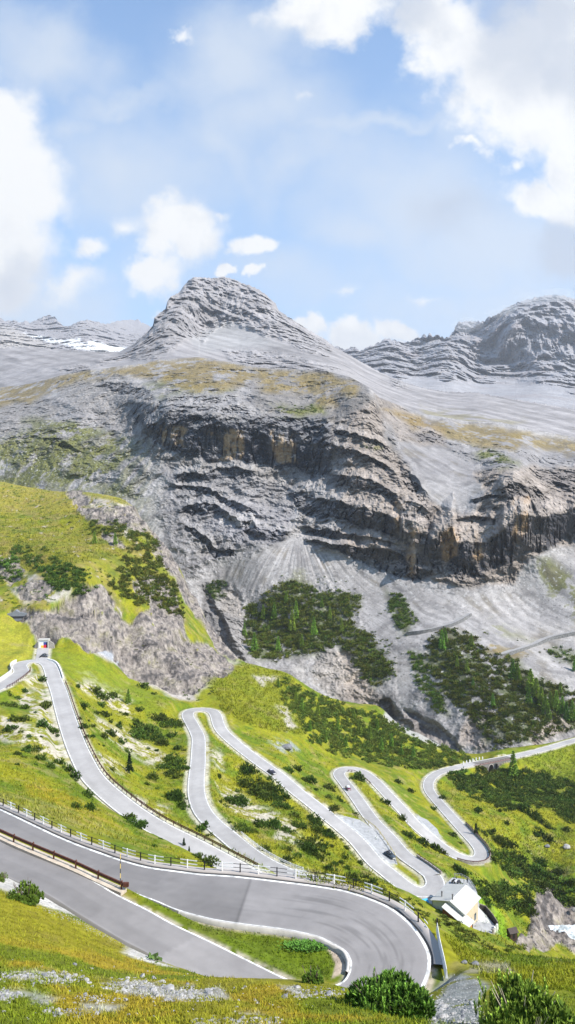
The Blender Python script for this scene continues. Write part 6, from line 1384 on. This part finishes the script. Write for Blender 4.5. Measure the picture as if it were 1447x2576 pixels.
# ---- cars
def car(px, py, H, k, label, body, roofc=None, L_=4.2, W=1.78, Hc=1.45, dirsign=1, kind='hatch', yaw=None, glass=(.02, .025, .03)):
    p = np.array(PH(px, py, H)); L3 = ROADC[k][0]; i = int(np.argmin(np.hypot(L3[:, 0]-p[0], L3[:, 1]-p[1]))); i = min(max(i, 1), len(L3)-2); d = L3[i+1]-L3[i-1]
    if abs(p[2]-L3[i, 2]) < 4: p[2] = L3[i, 2]+.02
    rz = (math.atan2(d[1], d[0]) if dirsign > 0 else math.atan2(-d[1], -d[0])) if yaw is None else yaw
    T = thing('parked_car' if yaw is not None else 'car', tuple(p), rz, label, 'car')
    MBd = simple('car_paint', body, .28, .05, 2, spec=.6); MR = MBd if roofc is None else simple('car_roof_paint', roofc, .3, .05, 2, spec=.6)
    h = L_/2; w = W/2
    if kind == 'hatch': prof = [(-h, .32), (-h, .75), (-h+.15, .95), (-h+.55, 1.02), (h-1.35, .98), (h-.35, .82), (h, .62), (h, .3)]; cab = [(-h+.35, .98), (-h+.85, Hc), (h-2.15, Hc), (h-1.25, .96)]
    else: prof = [(-h, .45), (-h, 1.05), (-h+.1, 1.12), (h-1.2, 1.12), (h-.15, 1.02), (h, .85), (h, .42)]; cab = [(-h+1.1, 1.1), (-h+1.2, Hc), (h-1.9, Hc), (h-1.35, 1.1)]
    b = MB(); b.prism(prof, -w, w); b.build('body', MBd, T, .09, True)
    def taper(pts, w0, w1, zlo, zhi):
        b = MB(); n = len(pts); f = lambda z_: w0+(w1-w0)*(z_-zlo)/(zhi-zlo)
        b.add([(x_, -f(z_), z_) for x_, z_ in pts]+[(x_, f(z_), z_) for x_, z_ in pts], [tuple(range(n)), tuple(range(2*n-1, n-1, -1))]+[(i, n+i, n+(i+1) % n, (i+1) % n) for i in range(n)]); return b
    taper(cab, w-.06, w-.25, cab[0][1], Hc).build('windows', simple('car_glass', glass, .1, .05, 1, spec=.8), T, .04, True)
    b = MB(); b.box((cab[1][0]-.02, -w+.24, Hc-.02), (cab[2][0]+.05, w-.24, Hc+.05)); b.build('roof', MR, T, .03, True)
    for sx_ in (-h+.78, h-.80):
        for sy_ in (-1, 1):
            b = MB(); b.tube((sx_, sy_*(w-.18), .32), (sx_, sy_*(w+.03), .32), .33, .33, 16); wh_ = b.build('wheel', simple('tyre', (.015, .015, .015), .9, .1), T)
            b = MB(); b.tube((sx_, sy_*(w+.031), .32), (sx_, sy_*(w+.045), .32), .19, .19, 12); b.build('rim', MGAL, wh_)
    for sy_ in (-1, 1):
        b = MB(); b.box((h-.06, sy_*(w-.45)-.16, .60), (h+.02, sy_*(w-.45)+.16, .75)); b.build('headlight', simple('lamp_glass', (.75, .75, .72), .15, .03, 1), T, .03)
        b = MB(); b.box((-h-.02, sy_*(w-.35)-.14, .72), (-h+.06, sy_*(w-.35)+.14, .90)); b.build('tail_light', simple('red_lamp', (.4, .01, .01), .2, .03, 1), T, .02)
    b = MB(); b.box((h-.08, -.5, .38), (h+.03, .5, .52)); b.build('number_plate', MWHT, T)
    return T
car(114, 1653, 70.9, 'T', 'small grey car waiting below the tunnel portal at the top left bend', (.09, .095, .11), yaw=-.25, L_=3.7)
car(684, 1942, 104.9, 'D', 'black car with silver roof driving down the third road leg', (.035, .033, .045), (.45, .44, .50), dirsign=1, glass=(.05, .05, .07))
car(876, 1983, 122.8, 'F', 'small white roofed dark red car driving below the middle bend', (.11, .02, .045), (.78, .78, .78), dirsign=-1, L_=3.7, glass=(.5, .5, .52))
car(981, 2156, 113.0, 'X', 'dark open off-road car with grey bonnet parked beside the wooden fence', (.045, .06, .08), (.03, .03, .04), yaw=-1.0, kind='jeep', Hc=1.75)
def moto(px, py, H, label, yaw, c_):
    p = PH(px, py, H); T = thing('motorcycle', p, yaw, label, 'motorcycle')
    for x_ in (-.7, .7):
        b = MB(); b.tube((x_, -.06, .32), (x_, .06, .32), .32, .32, 14); b.build('wheel', simple('tyre', (.015, .015, .015), .9, .1), T)
    b = MB(); b.prism([(-.75, .7), (-.6, .9), (-.1, .85), (.15, 1.0), (.5, .95), (.6, .6), (.2, .35), (-.35, .35)], -.17, .17); b.build('body', simple('motorcycle_paint', c_, .3, .1), T, .04)
    b = MB(); b.tube((.45, 0, .9), (.72, 0, .32), .05, .05, 6); b.tube((.4, -.38, 1.12), (.4, .38, 1.12), .03, .03, 6); b.tube((.45, 0, .9), (.4, 0, 1.12), .04, .04, 6); b.build('handlebar', MGAL, T)
moto(1141, 2220, 114.2, 'black and white motorcycle parked behind the house, left of the group', .6, (.02, .02, .022)); moto(1147, 2221, 114.2, 'silver motorcycle in the middle of the group behind the house', .7, (.55, .55, .6)); moto(1154, 2223, 114.3, 'black motorcycle parked behind the house, right of the group', .8, (.03, .03, .04)); moto(103, 1654, 70.9, 'dark motorcycle at the start of the tunnel track', 1.2, (.02, .02, .022))
# ---- people: one skinned body each
MSKIN = simple('skin', (.50, .30, .21), .6, .05); 
def person(px, py, H, label, top, leg, yaw=0):
    p = PH(px, py, H); T = thing('person', p, yaw, label, 'person')
    J = [(0, 0, .95), (0, 0, 1.2), (0, 0, 1.45), (0, 0, 1.55), (0, .02, 1.66), (0, .0, 1.74), (.19, 0, 1.42), (.25, -.02, 1.15), (.22, .12, .93), (-.19, 0, 1.42), (-.25, -.02, 1.15), (-.2, .14, .95), (.1, 0, .9), (.12, .03, .5), (.12, -.02, .08), (.12, .14, .04), (-.1, 0, .9), (-.12, .03, .5), (-.13, -.02, .08), (-.13, .14, .04)]
    R = [.15, .14, .15, .06, .09, .085, .07, .05, .035, .07, .05, .035, .095, .065, .045, .04, .095, .065, .045, .04]
    Ee = [(0,1),(1,2),(2,3),(3,4),(4,5),(2,6),(6,7),(7,8),(2,9),(9,10),(10,11),(0,12),(12,13),(13,14),(14,15),(0,16),(16,17),(17,18),(18,19)]
    me = bpy.data.meshes.new('body'); me.from_pydata(J, Ee, []); o = link('body', me, simple('clothes', top, .8, .15, 3), T);
    sk = o.modifiers.new('skin', 'SKIN'); ss = o.modifiers.new('sub', 'SUBSURF'); ss.levels = ss.render_levels = 1
    for i, r_ in enumerate(R): me.skin_vertices[0].data[i].radius = (r_, r_)
    me.skin_vertices[0].data[0].use_root = True
    b = MB(); b.tube((0, -.01, 1.70), (0, -.01, 1.85), .105, .07, 10); b.build('hair', simple('dark_hair', (.03, .02, .015), .8, .1), T, .02)
    return T
person(1176, 2222, 114.6, 'person in black standing by the railing behind the house', (.02, .02, .022), None, .5)
person(1168, 2224, 114.5, 'person in a pale top beside the motorcycles behind the house', (.55, .53, .52), None, 2)
# ---- river
def sheet(pts, name, mat, sub=28):
    P_ = np.array(pts); fit = tps_fit(P_[:, :2]/40, P_[:, 2], .5); x0, x1, y0, y1 = P_[:, 0].min(), P_[:, 0].max(), P_[:, 1].min(), P_[:, 1].max()
    X, Y = np.meshgrid(np.linspace(x0, x1, 90), np.linspace(y0, y1, 60)); Z = tps_eval(fit, X/40, Y/40)+fbm(X/2.2, Y/2.2, 0, 4, 601, True)*.45
    return struct(link(name, mesh_np(name, np.stack([X, Y, Z], -1).reshape(-1, 3), grid_faces(60, 90)), mat))
m, t = new_mat('white_water'); co = t.n('ShaderNodeTexCoord').outputs['Object']; n_ = t.noise(co, .35, 6, .6, .6)
MWAT = finish(m, t, t.mix(t.rng(n_, .40, .55, 0, 1), (.30, .33, .33), (.72, .74, .75)), .3, n_, .5, .1, .5)
sheet([PH(1383, 2342, 168.5), PH(1420, 2325, 167), PH(1560, 2340, 168), PH(1560, 2420, 171), PH(1420, 2402, 170.5), PH(1385, 2370, 169.5)], 'river_water', MWAT)
for k, (px, py, w_) in enumerate([(1440, 2392, 14), (1444, 2288, 16), (1402, 2352, 9), (1394, 2330, 10)]):
    p = PH(px, py, 168.5); s_ = w_*p[1]/F; o = link('boulder', STM[7 if k == 0 else 3]); o.location = p; o.scale = (s_, s_, s_); tag(o, ['dark round boulder in the white water at the right edge', 'grey boulder above the rapids at the right edge', 'smallest pale boulder in the rapids', 'pale boulder at the left bank of the rapids'][k], 'boulder')
# ---- small buildings
def hut(px, py, H, W_, D_, Hh, rz, name, label, wall, roofm, over=.3, cat='hut'):
    p = PH(px, py, H); T = thing(name, p, rz, label, cat); b = MB(); b.box((-W_/2, -D_/2, -1.5), (W_/2, D_/2, Hh)); b.add([(-W_/2, -D_/2, Hh), (-W_/2, D_/2, Hh), (-W_/2, 0, Hh+.8), (W_/2, -D_/2, Hh), (W_/2, D_/2, Hh), (W_/2, 0, Hh+.8)], [(0,1,2),(3,5,4)]); b.build('walls', wall, T)
    b = MB(); x_ = W_/2+over; y_ = D_/2+over; q = .8*over/(D_/2)
    b.add([(-x_, -y_, Hh-q+.03), (x_, -y_, Hh-q+.03), (x_, 0, Hh+.84), (-x_, 0, Hh+.84), (x_, y_, Hh-q+.03), (-x_, y_, Hh-q+.03), (-x_, -y_, Hh-q+.12), (x_, -y_, Hh-q+.12), (x_, 0, Hh+.94), (-x_, 0, Hh+.94), (x_, y_, Hh-q+.12), (-x_, y_, Hh-q+.12)], [(0,1,2,3),(3,2,4,5),(6,9,8,7),(9,11,10,8),(0,6,7,1),(1,7,8,2),(2,8,10,4),(4,10,11,5),(5,11,9,3),(3,9,6,0)]); b.build('roof', roofm, T)
    b = MB(); b.box((-.4, -D_/2-.03, 0), (.4, -D_/2, 1.8)); b.build('door', MBLK, T); return T
hut(1288, 2356, 0.622*205, 2.4, 2.0, 1.8, .3, 'small_hut', 'tiny dark brown hut on the grass below the house yard', simple('dark_boards', (.05, .03, .02), .8, .2, 3), simple('dark_roof', (.06, .045, .04), .8, .2, 3))
hut(1452, 2205, .534*318, 5.0, 5, 2.2, .5, 'small_hut', 'pale roofed hut cut off by the right edge of the picture', MWALLS, simple('grey_roof', (.42, .44, .48), .6, .15, 1))
p = hitL2(44, 1552); T = thing('concrete_shelter', tuple(p), .1, 'low grey concrete shelter on the cliff ledge above the tunnel', 'shelter'); b = MB(); b.prism([(-5, -2), (5.5, -2), (5.5, 2.2), (1.5, 2.6), (-.5, 4.0), (-2.5, 2.4), (-5, 2.0)], -1.5, 4); b.build('walls', simple('shelter_concrete', (.17, .18, .20), .9, .15, 1), T); b = MB(); b.box((-4, -1.62, -.5), (4.5, -1.5, .6)); b.build('opening', simple('dark_gap', (.03, .03, .035), .9, .1), T)
# ---- track across the scree on the right
for k, pts in enumerate([[(1025, 1592), (1060, 1588), (1100, 1580), (1140, 1568), (1180, 1545)], [(1245, 1652), (1290, 1638), (1340, 1622), (1380, 1605), (1447, 1590), (1500, 1578)]]):
    P_ = [L4.hit(*q) for q in pts]
    L = resample(smooth_line(P_, 8), 3); nm = perp(L); L[:, 2] += 1.0
    Vt = np.stack([L+np.c_[nm*3.0, np.zeros(len(L))], L, L-np.c_[nm*3.0, np.zeros(len(L))]], 1)
    wl_ = L.copy(); wl_[:, :2] -= nm*3.0*np.sign((nm*np.array([[0, 1]])).sum(1))[:, None]*-1; 
    struct(link('path', mesh_np('path', Vt.reshape(-1, 3), grid_faces(len(L), 3)), simple('path_gravel', (.30, .29, .28), .9, .2, .5)))
    o0 = Vector(L[0]); b = MB(); T = thing('retaining_wall', tuple(L[0]), 0, ['grey dry stone wall carrying the left part of the track across the scree', 'grey dry stone wall carrying the right part of the track across the scree'][k], 'wall')
    sg = -1 if (nm[:, 1].mean() > 0) else 1
    for j in range(len(L)-1):
        a = Vector((L[j, 0]+sg*nm[j, 0]*3.1, L[j, 1]+sg*nm[j, 1]*3.1, L[j, 2]))-o0; c_ = Vector((L[j+1, 0]+sg*nm[j+1, 0]*3.1, L[j+1, 1]+sg*nm[j+1, 1]*3.1, L[j+1, 2]))-o0; b.bar(a+Vector((0, 0, -1.4)), c_+Vector((0, 0, -1.4)), .8, 3.4)
    b.build('wall', simple('dry_stone', (.16, .155, .15), .95, .4, .8, bdist=.1), T)
# ---- mist on the far summit
m, t = new_mat('summit_mist'); co = t.n('ShaderNodeTexCoord').outputs['Object']
n_ = t.noise(co, .004, 4, .6); ln = t.n('ShaderNodeVectorMath', operation='LENGTH', inp={0: t.n('ShaderNodeTexCoord').outputs['Generated']})
pv = t.n('ShaderNodeVolumePrincipled', inp={'Color': (1, 1, 1, 1), 'Density': t.m('MULTIPLY', t.rng(n_, .40, .62, 0, 1), .007), 'Anisotropy': .0}); t.n('ShaderNodeOutputMaterial', inp={1: pv.outputs[0]})
for k, (px, py, d, rx, rz2) in enumerate([(1385, 752, 4150, 190, 62), (1275, 785, 4150, 120, 40), (1175, 818, 4150, 95, 42)]):
    bm = bmesh.new(); bmesh.ops.create_icosphere(bm, subdivisions=4, radius=1)
    for v in bm.verts:
        n0 = math.sin(v.co.x*5+k)*.08+math.sin(v.co.z*7+v.co.y*4)*.08; v.co = Vector((v.co.x*rx*(1+n0), v.co.y*70*(1+n0), v.co.z*rz2*(1+n0)))
    me = bpy.data.meshes.new('cloud'); bm.to_mesh(me); bm.free(); o = struct(link('cloud', me, m), 'stuff'); o.location = P(px, py, d)
print('objects', time.time()-T0)
# ---------------------------------------------------------------- the same slopes carried on beyond both sides of the view
def extend(name, pxb, sgn, PYc, Dc, colc, mat, wide=560, n=26):
    o_ = np.linspace(0, wide, n)**1.0*sgn; px = pxb+o_[None]; Dg = np.broadcast_to(Dc[:, None], (len(Dc), n)); py = PYc[:, None]+0*px
    X = (px-CX)/F*Dg; Y = Dg; Z = -(py-CY)/F*Dg
    wv_ = fbm(X/60, Y/60, 0*X, 4, 801)*np.minimum(Y/400, 2)*4*sstep(0, 60, np.abs(o_))[None]
    V = np.stack([X, Y, Z+wv_], -1); cc = np.repeat(colc[:, None, :], n, 1)*(1+.3*fbm(X/15, Y/15, 0*X, 3, 805))[..., None]
    if sgn < 0: V = V[:, ::-1]; cc = cc[:, ::-1]
    struct(link(name, mesh_np(name, V.reshape(-1, 3), grid_faces(len(Dc), n), np.clip(cc, .005, .8).reshape(-1, 3)), mat))
def colavg(c3, j0, j1): return c3[:, j0:j1].mean(1)
for sgn, j, sl_ in ((-1, 0, (0, 14)), (1, -1, (-14, None))):
    extend('hillside_ground', COLS[j], sgn, PYT[::4, j], D[::4], col[::4, sl_[0]:sl_[1]].mean(1), MGROUND)
    for L_, nm_, mt, cl in ((L4, 'rock_mountain', MROCK, colr), (LB, 'bare_rock_peak', MROCKB, cb)):
        extend(nm_, L_.PX[0, j], sgn, L_.HY[::4, j], L_.Y[::4, j], cl[::4, sl_[0]:sl_[1]].mean(1), mt)
extend('far_snowy_ridge', LC.PX[0, 0], -1, LC.HY[::3, 0], LC.Y[::3, 0], cc_[::3, :14].mean(1), MROCKB)
extend('far_layered_massif', LDm.PX[0, -1], 1, LDm.HY[::3, -1], LDm.Y[::3, -1], cd[::3, -14:].mean(1), MROCKB)
print('done', time.time()-T0)
